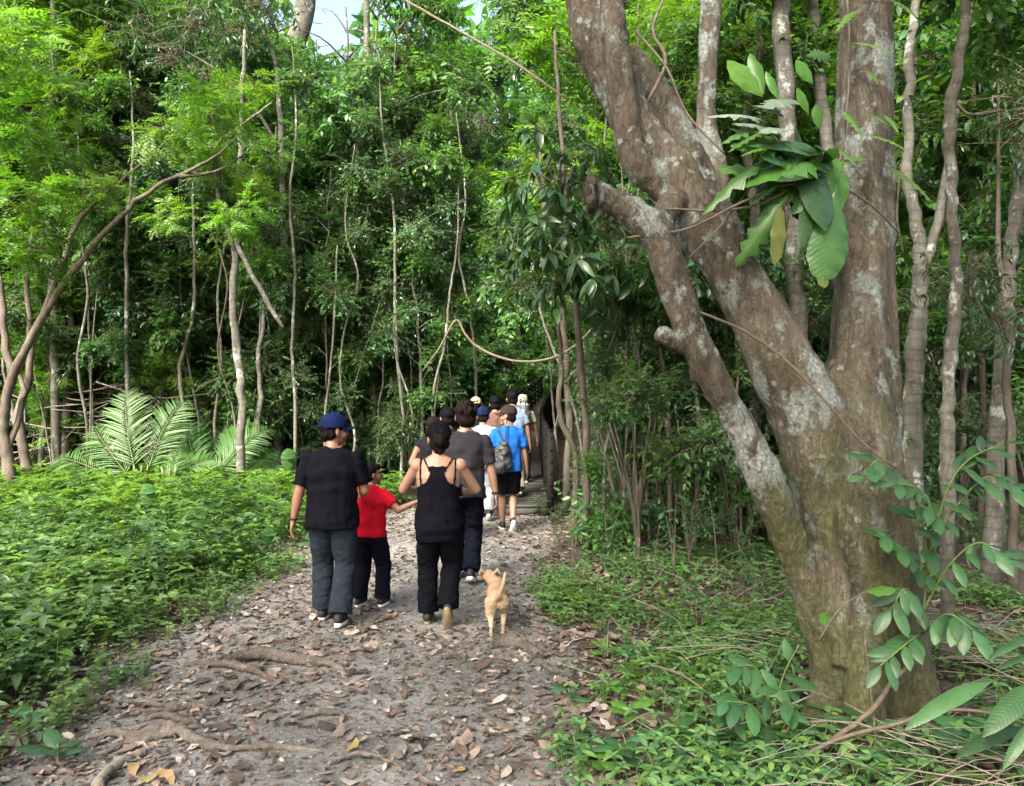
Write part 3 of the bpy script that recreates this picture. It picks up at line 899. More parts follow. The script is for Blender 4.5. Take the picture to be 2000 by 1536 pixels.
make_tree("slender_tree", "thin olive-grey trunk right of the pale bent trunk, above the woman",
          [foot(768, 15.8), P(765, 850, 15.8), P(760, 690, 15.8), P(766, 540, 15.9), P(772, 380, 16), P(790, 260, 16)], [0.085, 0.075, 0.06, 0.045, 0.04, 0.02], M['bark_dark'], crowns=cr([(800, 450, 15.6, .8), (840, 330, 16, .9), (770, 600, 16, .6)], 'broad'))
make_tree("canopy_tree", "massive grey trunk slanting across the sky gap at the top",
          [foot(430, 24), P(450, 700, 24), P(470, 450, 24), P(500, 260, 24), P(540, 160, 24), P(575, 90, 24), P(600, -20, 24), P(600, -200, 24)], [0.45, 0.4, 0.36, 0.34, 0.33, 0.32, 0.28, 0.2], M['bark_pale'],
          crowns=cr([(470, -60, 24, 2.0), (400, 40, 23, 1.6), (330, -20, 24, 2.0)], 'broad'))
# behind and right of the big tree
make_tree("slender_tree", "mottled grey trunk seen through the fork of the big leaning tree",
          [foot(1562, 8.4), P(1560, 700, 8.4), P(1552, 560, 8.4), P(1548, 380, 8.4), P(1535, 180, 8.4), P(1524, 0, 8.5), P(1515, -250, 8.6)], [0.1, 0.095, 0.095, 0.095, 0.095, 0.092, 0.08], M['bark_pale'], crowns=cr([(1480, -60, 8.4, .9), (1570, 90, 8.8, .7)], 'broad'))
make_tree("slender_tree", "tall bare sapling with a crook, pale, right of the big tree's upright stem",
          [foot(1850, 4.9), P(1852, 1000, 4.9), P(1850, 860, 4.9), P(1853, 720, 4.9), P(1863, 560, 4.9), P(1862, 440, 4.9), P(1858, 320, 4.9), P(1855, 210, 4.9), P(1876, 110, 4.9), P(1885, 0, 4.9), P(1890, -250, 5)],
          [0.045, 0.042, 0.042, 0.04, 0.038, 0.036, 0.034, 0.036, 0.034, 0.03, 0.025], M['bark_pale'], limbs=[([P(1868, 205, 4.9), P(1900, 225, 4.9), P(1960, 215, 4.8)], [0.012, 0.009, 0.004])], crowns=cr([(1920, -60, 5, .6)], 'broad'))
make_tree("slender_tree", "leaning lichened trunk at the right edge of the forest",
          [foot(1935, 7.2), P(1950, 760, 7.2), P(1968, 560, 7.2), P(1985, 400, 7.2), P(2010, 200, 7.2), P(2030, 0, 7.3)], [0.08, 0.072, 0.066, 0.06, 0.052, 0.045], M['bark_pale'], crowns=cr([(1960, 60, 7.4, .8), (2020, 330, 7.6, .6)], 'broad'))
make_tree("slender_tree", "crooked mottled trunk forking behind the bare crooked sapling",
          [foot(1785, 7.6), P(1783, 760, 7.6), P(1790, 640, 7.6), P(1798, 540, 7.6), P(1788, 430, 7.6), P(1770, 330, 7.7), P(1775, 150, 7.8), P(1795, -60, 7.9)], [0.1, 0.09, 0.085, 0.075, 0.06, 0.05, 0.05, 0.04], M['bark_pale'],
          limbs=[([P(1798, 540, 7.6), P(1830, 440, 7.6), P(1850, 330, 7.6), P(1870, 200, 7.7)], [0.05, 0.045, 0.04, 0.03])], crowns=cr([(1840, 250, 8, .8), (1900, 300, 8, .7), (1830, 120, 8.2, .8), (1930, 450, 8, .7)], 'broad'))
make_tree("slender_tree", "thin grey trunk high between the big tree's two upper stems",
          [foot(1470, 9.6), P(1480, 640, 9.6), P(1470, 400, 9.6), P(1455, 250, 9.6), P(1480, 120, 9.6), P(1500, 0, 9.7), P(1505, -150, 9.8)], [0.08, 0.07, 0.06, 0.055, 0.05, 0.045, 0.04], M['bark_pale'], crowns=cr([(1440, 80, 9.4, .8), (1300, 60, 9.6, .8)], 'lime'))
make_tree("slender_tree", "upper grey stem leaning left beside the upright stem of the big tree",
          [foot(1640, 9), P(1640, 700, 9), P(1630, 400, 9), P(1605, 200, 9), P(1590, 60, 9), P(1580, -60, 9)], [0.09, 0.08, 0.075, 0.07, 0.065, 0.06], M['bark_pale'], crowns=cr([(1600, -60, 9, .9)], 'lime'))

# thicket of slim stems between the boardwalk and the big tree
thick = [(1128, 9.6, 640, .07, 'bark_dark'), (1160, 10.8, 560, .05, 'bark_dark'), (1190, 9.4, 600, .035, 'bark_pale'), (1222, 8.6, 500, .032, 'bark_pale'), (1246, 8.3, 300, .04, 'bark_pale'), (1262, 8.8, 420, .03, 'bark_pale'),
         (1240, 9.8, 380, .045, 'bark_dark'), (1292, 8.0, 460, .035, 'bark_dark'), (1318, 8.6, 300, .05, 'bark_dark'), (1352, 9.0, 420, .05, 'bark_pale'), (1380, 8.4, 560, .04, 'bark_dark'), (1418, 9.4, 500, .05, 'bark_pale'),
         (1460, 8.2, 700, .03, 'bark_pale'), (1205, 11, 480, .04, 'bark_pale'), (1150, 12, 520, .06, 'bark_dark'), (1175, 13, 500, .05, 'bark_pale'), (1280, 11, 420, .05, 'bark_pale'), (1335, 11.5, 380, .06, 'bark_dark'),
         (1880, 8.5, 500, .06, 'bark_dark'), (1960, 9, 300, .08, 'bark_pale'), (1910, 10, 200, .08, 'bark_dark'), (1740, 9.5, 100, .06, 'bark_dark'), (1985, 6.2, 500, .06, 'bark_dark')]
for q, (x, Y, top, r_, mt) in enumerate(thick):
    if q < 18 and q % 3 == 1: continue
    x += rng.uniform(-14, 14); Y += rng.uniform(-.5, .8)
    r_ *= .62
    lean = rng.uniform(-50, 50)
    pts = [foot(x, Y)] + [P(x + lean * (t ** 1.5) + rng.normal() * 13, 980 + (top - 980) * t, Y + 0.4 * t) for t in (0.25, 0.5, 0.75, 1.0)] + [P(x + lean * 1.8, top - 350, Y + .6)]
    crs = []
    for z in range(6):
        kind = ['dark', 'broad', 'small', 'dark', 'broad'][rng.integers(5)]
        py = rng.uniform(top - 380, 650) if z < 4 else rng.uniform(640, 900)
        crs.append((P(x + rng.uniform(-110, 140), py, Y + rng.uniform(-.6, 1.4)), rng.uniform(.5, .85) if z < 4 else rng.uniform(.3, .5), kind))
    make_tree("thicket_sapling", f"thin {'pale' if mt == 'bark_pale' else 'dark'} sapling stem in the thicket, {zone(x - 1000, FPX)}", pts, [r_, r_ * .95, r_ * .9, r_ * .8, r_ * .65, r_ * .3], M[mt], crs, cat="tree", group="saplings in the thicket right of the path", sides=7)

# large drooping leaves over the path on the right
make_tree("drooping_tree", "young tree with whorls of very large drooping leaves in front of the dark forest",
          [foot(1150, 8.9), P(1140, 800, 8.9), P(1125, 600, 8.8), P(1110, 420, 8.7), P(1095, 250, 8.6), P(1080, 60, 8.6)], [0.045, 0.04, 0.036, 0.03, 0.025, 0.015], M['bark_dark'],
          crowns=cr([(1065, 345, 8.0, .75), (1060, 470, 7.9, .75), (1130, 520, 8.0, .75), (1110, 420, 8.2, .7), (1190, 490, 8.0, .6), (1040, 560, 8.6, .6), (1150, 330, 8.4, .7), (1180, 600, 8.3, .6)], 'big'),
          limbs=[([P(1110, 420, 8.7), P(1075, 330, 8.6), P(1060, 310, 8.6)], [0.018, 0.012, 0.008]), ([P(1122, 560, 8.8), P(1080, 450, 8.6), P(1055, 430, 8.5)], [0.018, 0.012, 0.008]), ([P(1122, 560, 8.8), P(1160, 480, 8.7), P(1190, 450, 8.6)], [0.018, 0.012, 0.008])])
make_tree("drooping_tree", "leafy young tree overhanging the far end of the path below the vine",
          [foot(1105, 11.8), P(1110, 820, 11.8), P(1100, 640, 11.7), P(1080, 480, 11.6), P(1040, 320, 11.5)], [0.06, 0.055, 0.05, 0.04, 0.02], M['bark_dark'],
          crowns=cr([(1040, 640, 11.6, .6), (1010, 620, 11.8, .5), (1120, 640, 11.4, .6), (1150, 690, 11.2, .5), (1060, 540, 11.8, .7), (980, 560, 12, .7), (1090, 720, 11.3, .45)], 'broad'))
make_tree("slender_tree", "small leafy sapling with bright leaves left of the people's caps",
          [foot(850, 13.5), P(848, 820, 13.5), P(856, 740, 13.5), P(850, 660, 13.5)], [0.025, 0.02, 0.016, 0.01], M['bark_dark'], crowns=cr([(850, 690, 13.4, .5), (880, 650, 13.6, .5)], 'broad'))

# ------------------------------------------------------------------ forest behind: templates copied many times
TPL = []
for q in range(7):
    rng = np.random.default_rng(300 + q)
    h = 13.0
    mb = MB()
    c = np.array([(0.35 * math.sin(z * .35 + q), 0.35 * math.cos(z * .3 + 2 * q), z) for z in np.linspace(-0.1, h, 16)]); c[:, :2] -= c[0, :2]
    c[1:, :2] += rng.normal(size=(15, 2)) * 0.05
    r0 = rng.uniform(0.05, 0.085)
    rr = np.linspace(1, 0.25, 16) * r0; rr[0] *= 1.3
    mb.add(*tube(c, rr, 8))
    spots = []
    nz = 17
    for z in np.concatenate([np.linspace(1.8, 12.8, nz), [7.5, 9, 10, 11, 12]]):
        a = rng.uniform(0, 6.28); d = rng.uniform(0.5, 2.1) * (0.8 if z < 4 else 1.0)
        b = np.array([np.interp(z - 0.5, c[:, 2], c[:, k]) for k in range(3)])
        e = b + np.array([math.cos(a) * d, math.sin(a) * d, rng.uniform(0.3, 0.9)])
        mid = (b + e) / 2 + np.array([0, 0, 0.18])
        mb.add(*tube(spline([b, mid, e], 6), np.linspace(0.03, 0.01, 6), 5))
        spots.append((e, rng.uniform(0.95, 1.45)))
    TPL.append((mb.mesh("forest_trunk", M['bark_pale' if q % 3 else 'bark_dark']), spots))
rng = np.random.default_rng(77)


def forest_tree(x, y, mix, label, group, name="forest_tree", scale=None, lo=0.0, dens=1.0):
    if y > 3 and abs(x) > y * .66 + 3.0: return None
    tm, spots = TPL[rng.integers(len(TPL))]
    s = scale or rng.uniform(0.85, 1.25)
    rz = rng.uniform(0, 6.28)
    root = empty(name, (x, y, gz(x, y) if y < 20 else 0), rz)
    root.scale = (s, s, s)
    kind = mix[rng.integers(len(mix))]
    tag(root, label.replace('KIND', KINDW[kind]).replace('ZONE', zone(x, y)), "tree", group)
    t = mobj("trunk", tm, root)
    ca, sa = math.cos(rz), math.sin(rz)
    for e, r_ in spots:
        if rng.uniform() > dens: continue
        w = (x + s * (e[0] * ca - e[1] * sa), y + s * (e[0] * sa + e[1] * ca), s * e[2])
        if w[2] < lo or not clump_ok(w, r_ * s): continue
        kk = kind if rng.uniform() < .75 else mix[rng.integers(len(mix))]
        o = mobj("crown", CL[kk][rng.integers(len(CL[kk]))], root)
        o.location = e
        o.rotation_euler = (rng.uniform(-.4, .4), rng.uniform(-.4, .4), rng.uniform(0, 6.28))
        o.scale = (r_, r_, r_ * rng.uniform(.75, 1))
    return root


def spread(n, xr, yr, ok, mind):
    pts = []
    tries = 0
    while len(pts) < n and tries < 20000:
        tries += 1
        y = rng.uniform(*yr); x = rng.uniform(*xr) if not callable(xr) else xr(y)
        if not ok(x, y): continue
        if all((x - a) ** 2 + (y - b) ** 2 > mind ** 2 for a, b in pts): pts.append((x, y))
    return pts


okc = lambda x, y: y > 36 or abs(x - deck_x(max(y, 11.6))) > 1.3
# front row left (clearing edge)
for x, y in spread(20, (-13.5, -1.4), (14.6, 18.5), okc, 1.1):
    left = x < -6
    forest_tree(x, y, ['small', 'broad', 'small', 'dark'] + (['lime', 'lime'] if left else []), "slim KIND tree in the forest edge, ZONE", "forest edge trees left of the boardwalk", scale=rng.uniform(.6, .85), dens=.85)
for x, y in spread(24, (-11.5, -1.3), (13.6, 16.5), okc, .8):
    forest_tree(x, y, ['small', 'broad', 'small'] + (['lime'] if x < -6 else []), "young low KIND tree at the clearing's rim, ZONE", "young trees at the front of the forest edge", name="young_tree", scale=rng.uniform(.42, .7))
for x, y in spread(30, (-22, 24), (18.5, 29), okc, 1.5):
    forest_tree(x, y, ['broad', 'broad', 'far', 'lime', 'small'], f"KIND tree {'deep' if y > 29 else 'farther back'} in the forest, ZONE", "forest trees far behind the walkers", scale=rng.uniform(.9, 1.15) * (.85 + .02 * (y - 18)))
for x, y in spread(34, (-34, 34), (29, 46), okc, 2.0):
    forest_tree(x, y, ['far', 'far', 'broad'], f"KIND tree {'deep' if y > 29 else 'farther back'} in the forest, ZONE", "forest trees far behind the walkers", scale=rng.uniform(1.3, 1.8), dens=.7)
# right side behind the big tree
for x, y in spread(16, (1.9, 11.5), (9.2, 18.5), okc, 1.3):
    forest_tree(x, y, ['broad', 'small', 'dark', 'broad', 'lime'], "KIND tree of the right-hand forest, ZONE", "forest trees behind the big leaning tree", scale=rng.uniform(.6, .9) if y < 13 else None)

for x, y in spread(9, (3.5, 14), (11, 19), okc, 1.8):
    forest_tree(x, y, ['lime', 'lime', 'bamboo'], "tall bright KIND tree, ZONE", "yellow-green trees behind the big leaning tree", lo=4.0, scale=rng.uniform(.9, 1.1))
for x, y in spread(6, (-15, -8.5), (14.5, 20), okc, 1.8):
    forest_tree(x, y, ['lime', 'bamboo'], "bright KIND tree high up, ZONE", "yellow-green trees above the palms", lo=3.5, scale=rng.uniform(.9, 1.1))
# unseen trees added on the viewer's side of the clearing to shade the path
for q, (x, y) in enumerate(((-8.5, -3.2), (-6.2, -1.2), (-4.0, -3.4), (-3.2, -0.8), (-0.9, -2.6), (1.4, -1.2), (2.6, -3.8), (5.2, -1.5), (4.4, 1.2))):
    forest_tree(x, y, ['broad', 'small', 'far'], "canopy tree on the viewer's side of the clearing, outside the picture", "unseen canopy trees added for shade", lo=4.8, scale=rng.uniform(.62, .75))

# low shrubs that fill the forest edge
sh = spread(58, (-13, -1.2), (13.9, 20), okc, 0.7) + spread(26, (1.4, 9.5), (8.6, 16), okc, 0.7) + spread(60, (-22, 22), (20, 42), okc, 1.2) + spread(30, (1.0, 4.6), (8.0, 11.5), okc, .45)
for x, y in sh:
    root = empty("shrub", (x, y, gz(x, y)))
    lf = x < 0
    tag(root, f"{'distant' if y > 20 else 'low' if y < 12 else 'mid-sized'} shade shrub of glossy leaves, {zone(x, y)}", "shrub", "shade shrubs " + ("far" if y > 20 else "left" if lf else "right"))
    mb = MB()
    for q in range(4):
        a = rng.uniform(0, 6.28)
        mb.add(*tube(spline([(0, 0, -.05), (0.1 * math.cos(a), .1 * math.sin(a), .7), (.35 * math.cos(a), .35 * math.sin(a), 1.5)], 6), np.linspace(.02, .008, 6), 5))
    mb.obj("stem", M['bark_dark'], root)
    for q in range(4):
        wp = (x + rng.uniform(-.7, .7), y + rng.uniform(-.7, .7), rng.uniform(.4, 3.4))
        sc_ = rng.uniform(.35, .65) if y < 12 else rng.uniform(.6, .95) if y < 20 else rng.uniform(1.0, 1.6)
        if clump_ok(wp, sc_ * .6): add_crown(root, wp, sc_, ['small', 'broad', 'small'][rng.integers(3)] if y < 20 else 'far', name="foliage")

# the far wood, one mass
mb = MB()
k = 60000
th = rng.uniform(-1.15, 1.15, k); rr_ = rng.uniform(44, 62, k)
pos = np.stack([np.sin(th) * rr_, np.cos(th) * rr_, rng.uniform(0, 1, k) ** 1.25 * 27], 1)
keep = ~((np.abs(1000 + pos[:, 0] / pos[:, 1] * FPX - 645) < 55) & (768 - (pos[:, 2] - 1.85) / pos[:, 1] * FPX < 110))
pos = pos[keep]; k = len(pos)
f = rng.normal(size=(k, 3)); f[:, 2] -= .4
scatter(mb, LEAF['far'], frames(f, np.array([0, 0, 1.]) + rng.normal(size=(k, 3)) * .5), pos, rng.uniform(.8, 1.6, k))
fw = mb.obj("far_forest", M['broad']); tag(fw, "mass of far forest foliage behind all the trees", "forest", kind='stuff')

# tall thin pale stems in front of the forest edge
for q, (x, Y, top, r_) in list(enumerate(((168, 13.2, 330, .03), (212, 13.3, 420, .022), (252, 13.1, 300, .03), (305, 13.4, 460, .025), (352, 13.2, 380, .03), (388, 13.0, 250, .028), (428, 13.3, 330, .024), (522, 12.9, 360, .03), (574, 13.0, 250, .034), (640, 13.2, 330, .03),
                                     (668, 13.4, 440, .026), (702, 13.1, 200, .034), (782, 13.3, 260, .032), (815, 13.5, 380, .028), (842, 13.1, 480, .024), (896, 13.6, 430, .03), (930, 14.2, 380, .03))))[::2]:
    lean = rng.normal() * 26; r_ *= rng.uniform(.7, 1.25)
    pts = [foot(x, Y)] + [P(x + lean * t + rng.normal() * 8, 960 + (top - 960) * t, Y) for t in (.2, .4, .6, .8, 1)] + [P(x + lean * 1.4, top - 160, Y + .1)]
    make_tree("slender_tree", f"tall thin pale stem before the forest edge, {zone(x - 1000, FPX)}", pts, [r_, r_, r_ * .95, r_ * .9, r_ * .8, r_ * .65, r_ * .3], M['bark_pale'],
              [(P(x + lean * 1.3 + rng.uniform(-50, 50), top - 120 + rng.uniform(-60, 40), Y), rng.uniform(.4, .6), 'broad')] + [(P(x + rng.uniform(-45, 45), rng.uniform(top, 860), Y + rng.uniform(-.2, .5)), rng.uniform(.3, .5), ['small', 'broad'][c_ % 2]) for c_ in range(4)], group="tall thin stems before the forest edge", sides=7)

# bare thin stems along the forest edge
for q in range(46):
    if q < 32 and q % 2: continue
    x = rng.uniform(20, 900) if q < 32 else rng.uniform(1080, 1500)
    Y = rng.uniform(12.9, 14.6) if q < 32 else rng.uniform(9.5, 14)
    lean = rng.normal() * 45
    top = rng.uniform(380, 680)
    r_ = rng.uniform(.01, .024)
    pts = [foot(x, Y)] + [P(x + lean * t + rng.normal() * 9, 950 + (top - 950) * t, Y + rng.normal() * .05) for t in (.25, .5, .75, 1)]
    crs = [(P(x + lean + rng.uniform(-30, 30), top + rng.uniform(-30, 60), Y), rng.uniform(.35, .6), 'small')] if q % 2 else []
    make_tree("thin_sapling", f"bare {'leaning' if abs(lean) > 40 else 'upright'} {'tufted' if q % 2 else 'leafless'} thin stem along the forest edge, {zone(x - 1000, FPX)}", pts, [r_, r_ * .95, r_ * .9, r_ * .8, r_ * .5], M['bark_pale' if rng.uniform() < .85 else 'bark_brown'], crs, cat="sapling",
              group="thin sapling stems " + ("left" if q < 32 else "right"), sides=6)

# ------------------------------------------------------------------ palms behind the clearing
def frond_mesh(seed, L_=1.7, droop=0.55):
    r = np.random.default_rng(seed)
    mb = MB()
    n = 14
    t = np.linspace(0, 1, n)
    pts = np.stack([0.06 * np.sin(t * 2 + seed), t * L_ * (1 - 0.18 * t), L_ * (0.55 * t - droop * t ** 2.2)], 1)
    mb.add(*tube(pts, np.linspace(0.014, 0.004, n), 5), m=1)
    k = 34
    for sgn in (-1, 1):
        s = np.linspace(0.22, 0.99, k)
        base = np.array([np.interp(s, t, pts[:, c]) for c in range(3)]).T
        tan = np.gradient(pts, axis=0); tan /= np.linalg.norm(tan, axis=1, keepdims=True)
        td = np.array([np.interp(s, t, tan[:, c]) for c in range(3)]).T
        f = np.array([sgn, 0, 0]) * 1.0 + td * 0.75 + np.array([0, 0, 0.16]) + r.normal(size=(k, 3)) * 0.07
        ln = 0.46 * np.sin(0.35 + s * 2.5) * r.uniform(.9, 1.1, k)
        scatter(mb, leaf_tpl(0.075, 0.2, 0.28, 3, 0.4), frames(f, np.array([-sgn * 0.3, 0, 1.0]) + r.normal(size=(k, 3)) * .15), base, ln, 0)
    return mb.mesh("frond", [M['palm'], M['stem']])


FR = [frond_mesh(1, 1.75, 0.45), frond_mesh(2, 1.6, 0.62), frond_mesh(3, 1.9, 0.35)]


def palm(x, Y, label, spec):
    b = foot(x, Y); b.z += .05
    root = empty("palm", b); tag(root, label, "palm", "palms at the edge of the clearing")
    mb = MB()
    for q in range(6):
        a = q * 1.05
        mb.add(*tube(spline([(0.03 * math.cos(a), .03 * math.sin(a), -.05), (.07 * math.cos(a), .07 * math.sin(a), .3), (.12 * math.cos(a), .12 * math.sin(a), .6)], 6), np.linspace(.035, .012, 6), 6))
    mb.obj("stem", M['stem'], root)
    for (az, tilt, s, v) in spec:
        o = mobj("frond", FR[v], root)
        o.location = (0, 0, 0.12)
        o.rotation_mode = 'ZYX'
        o.rotation_euler = (R(tilt), 0, R(az))
        s *= .93; o.scale = (s, s, s)


palm(275, 12.5, "largest palm, tall feathery fronds standing above the yellow-green herbs",
     [(90, 12, 1.0, 0), (70, 35, 1.05, 2), (40, 50, 1.0, 2), (-20, 58, 1.1, 2), (-60, 40, 1.0, 0), (-95, 15, 1.0, 1), (150, 15, .95, 1), (-150, 12, 1, 1), (180, 25, .9, 1), (110, 30, .9, 0), (10, 66, 1.15, 2), (-120, 5, 1.0, 1), (60, 8, .9, 1), (-35, 20, .9, 1)])
palm(398, 12.7, "smaller palm right of the largest one, fronds fanned towards the grey sapling",
     [(60, 30, .9, 2), (20, 50, .9, 2), (-30, 45, .95, 2), (-70, 30, .95, 0), (-100, 10, .9, 1), (150, 12, .9, 1), (190, 15, .9, 1), (-45, 55, .95, 2), (-140, 15, .85, 1), (100, 15, .8, 1)])
palm(330, 12.1, "low young palm in front of the two larger palms",
     [(50, 25, .55, 0), (-50, 25, .6, 0), (140, 10, .55, 1), (-140, 10, .6, 1), (0, 45, .55, 2), (-95, 10, .6, 1), (95, 8, .6, 1)])
palm(440, 13.0, "young palm half hidden behind the grey sapling",
     [(0, 50, .8, 2), (40, 45, .85, 2), (-40, 40, .8, 0), (-85, 25, .8, 1), (90, 20, .7, 1), (180, 15, .7, 1)])

# ------------------------------------------------------------------ shapes of the larger leaves
def blade(width, droop, fold, lobes=0, n=10, wpos=.5, neck=0.0, wave=0.0):
    """a single large leaf of unit length with ribs; lobed when lobes > 0"""
    V, Q = [], []
    for i_ in range(n + 1):
        y = i_ / n
        t = y / wpos if y < wpos else (1 - y) / (1 - wpos)
        w = width / 2 * max(0.012, math.sin(min(1, max(0, t)) * math.pi / 2) ** ((1.0 + neck) if y < wpos else (.42 if neck else .62)))
        if lobes: w *= (1.0 if i_ % 2 else 0.45)
        z = -droop * y * y
        for u in (-1, -.5, 0, .5, 1):
            V.append((w * u, y, z + fold * w * abs(u) * 1.2 - .35 * w * u * u + wave * w * math.sin(i_ * 1.9 + 2 * u) * abs(u) + (.012 * width if u == 0 else 0)))
    for i_ in range(n):
        for j_ in range(4):
            a = i_ * 5 + j_
            Q.append((a, a + 1, a + 6, a + 5))
    return np.array(V), np.zeros((0, 3), int), np.array(Q)


def blade_me(name, tpl, mat):
    mb = MB(); mb.add(*tpl); return mb.mesh(name, mat)


M['epi'] = leaf_mat("leaf_epiphyte", [(0.07, 0.19, 0.03), (0.09, 0.22, 0.035)], 0.4, 0.42, (1.7, 1.6, .4), .25, .5, True)
M['epi_dark'] = leaf_mat("leaf_epiphyte_dark", [(0.045, 0.125, 0.03), (0.055, 0.14, 0.035)], 0.36, 0.25, None, .2, .5, True)
M['silver'] = leaf_mat("leaf_silver", [(0.15, 0.21, 0.17), (0.22, 0.28, 0.235)], 0.35, 0.2, (1.1, 1.15, .9), .2, .5, True)
BLD = dict(oval=blade_me("leaf", blade(.5, .15, .15, 0, 10, .55, 0, .12), M['epi']), paddle=blade_me("leaf", blade(.40, .05, .2, 0, 26, .70, 2.4, .10), M['epi_dark']),
           lobed=blade_me("leaf", blade(.62, .35, .1, 1, 12, .55, 0, .1), M['silver']), lobed_g=blade_me("leaf", blade(.55, .4, .1, 1, 12, .55, 0, .1), M['epi_dark']),
           yellow=blade_me("leaf", blade(.3, .1, .3, 0, 10, .55, 0, .3), M['yellowing']), lance=blade_me("leaf", blade(.22, .35, .2, 0, 9, .45, 0, .05), M['gloss_v']),
           ovate=blade_me("leaf", blade(.42, .25, .18, 0, 7, .45, 0, .05), M['gloss_v']), frond=blade_me("leaf", blade(.26, .3, .1, 1, 16, .4, 0, .05), M['lime']))


def put_leaf(root, kind, base, tip, up=(0, 0, 1), wid=1.0, name="leaf"):
    base, tip = Vector(base), Vector(tip)
    f = tip - base; L_ = f.length
    Rm = frames(np.array([tuple(f)]), np.array([tuple(up)], float))[0]
    o = mobj(name, BLD[kind], root)
    o.matrix_local = Matrix.Translation(base - root.location) @ Matrix(Rm.tolist()).to_4x4() @ Matrix.Diagonal((L_ * wid, L_, L_, 1))
    return o


# ------------------------------------------------------------------ ground cover
def herb_tpl(seed, h, nodes, ll, leaf, spreadf=1.0, top=4):
    """a small herb: stem with pairs of leaves"""
    r = np.random.default_rng(seed)
    mb = MB()
    t = np.linspace(0, 1, 4)
    bend = r.normal(size=2) * 0.12
    c = np.stack([bend[0] * t ** 2 * h * 2, bend[1] * t ** 2 * h * 2, t * h], 1)
    mb.add(*tube(c, np.linspace(.004, .002, 4), 3, False))
    for q in range(nodes):
        s = 0.35 + 0.65 * q / max(1, nodes - 1)
        b = np.array([np.interp(s, t, c[:, k]) for k in range(3)])
        k = top if q == nodes - 1 else 2
        a = q * 1.57 + r.uniform(0, .6) + np.arange(k) * 6.283 / k
        f = np.stack([np.cos(a), np.sin(a), r.uniform(-.15, .5, k)], 1)
        scatter(mb, LEAF[leaf], frames(f, np.array([0, 0, 1.]) + r.normal(size=(k, 3)) * .25), np.repeat(b[None], k, 0), ll * r.uniform(.7, 1.2, k) * (1.15 - .25 * s) * spreadf)
    return mb.arrays()


def rotz(k):
    a = rng.uniform(0, 6.283, k); c, s = np.cos(a), np.sin(a); z = np.zeros(k); o_ = np.ones(k)
    tilt = rng.normal(size=(k, 2)) * .12
    Rz = np.stack([np.stack([c, -s, z], -1), np.stack([s, c, z], -1), np.stack([z, z, o_], -1)], 1)
    Rz[:, 2, 0] += tilt[:, 0]; Rz[:, 2, 1] += tilt[:, 1]
    return Rz


def in_view(x, y, m=0.35): return abs(x) < y * (1000 / FPX) + m


def plant_field(name, label, mat, tpls, n, region, accept, srange, grow=None):
    mb = MB()
    pts = []
    tries = 0
    while len(pts) < n and tries < n * 40:
        tries += 1
        y = region[2] + (region[3] - region[2]) * rng.uniform(); x = rng.uniform(region[0], region[1])
        if not in_view(x, y, .7): continue
        pr = accept(x, y)
        if pr <= 0 or rng.uniform() > pr: continue
        pts.append((x, y, gz(x, y)))
    pts = np.array(pts)
    idx = rng.integers(len(tpls), size=len(pts))
    gs = np.array([grow(x, y) if grow else 1.0 for x, y, _ in pts])
    for q, tp in enumerate(tpls):
        sel = pts[idx == q]
        scatter(mb, tp, rotz(len(sel)), sel, rng.uniform(srange[0], srange[1], len(sel)) * gs[idx == q])
    o = mb.obj(name, mat)
    tag(o, label, "ground cover", kind='stuff')
    return o


def patch(x, y, f=0.6, sd=0.0): return mnoise.noise(Vector((x * f + sd, y * f, 1.7)))


H_near = [herb_tpl(q, .30, 4, .095, 'ovate') for q in range(6)] + [herb_tpl(20 + q, .24, 3, .11, 'broad', 1, 5) for q in range(3)]
H_far = [herb_tpl(40 + q, .34, 4, .11, 'far') for q in range(6)]
H_lime = [herb_tpl(60 + q, .42, 4, .14, 'far', 1.0, 5) for q in range(5)]
H_small = [herb_tpl(80 + q, .10, 2, .058, 'broad', 1, 4) for q in range(6)]


def acc_left(x, y):
    e = path_left(y) + 0.22 - x + 0.3 * patch(x, y, 1.4, 3)
    if e < 0: return 0
    g = 1.0 if patch(x, y, 1.6, 31) > -.28 else .25
    return min(1.0, 0.12 + e * 1.1) * g


def grow_left(x, y):
    e = path_left(y) + .25 - x
    return max(.38, min(1.0, .38 + e * .6)) * (1 + .35 * patch(x, y, 1.1, 21))


plant_field("ground_cover", "dense knee-high dark green ground cover left of the path", M['cover'], H_near, 2900, (-6, -2.0, 3.2, 8.2), lambda x, y: acc_left(x, y), (.42, 1.1), grow_left)
plant_field("ground_cover", "dense green ground cover further back left of the path", M['cover'], H_far, 2000, (-9.6, -1.6, 7.6, 14.0), lambda x, y: acc_left(x, y) * (0.8 if patch(x, y, .5) < .1 else .35), (.7, 1.2), grow_left)
plant_field("herb_patch", "lighter fresh-green herbs mixed into the left ground cover", M['herb'], H_near[:4] + H_small, 420, (-6, -2.0, 3.4, 9.0), lambda x, y: acc_left(x, y) * (1 if patch(x, y, 1.3, 17) > .1 else .12), (.6, 1.3))
H_tall = [herb_tpl(130 + q, .55, 5, .13, 'fine', 1.0, 4) for q in range(4)]
plant_field("tall_herbs", "taller broad-leaved herbs standing out of the left ground cover", M['gloss'], H_tall, 230, (-8, -2.4, 3.6, 11.0), lambda x, y: (1 if path_left(y) - x > .35 else 0) * (1 if patch(x, y, .8, 41) > -.05 else .2), (.6, 1.15))
plant_field("herb_patch", "bright yellow-green herbs at the back of the clearing before the palms", M['herb'], H_lime, 1300, (-9.6, -1.6, 8.5, 13.2),
            lambda x, y: acc_left(x, y) * max(0.0, min(1, (y - 8.2) / 2.6)) * (1 if patch(x, y, .5) > -.25 else .35), (.75, 1.25))


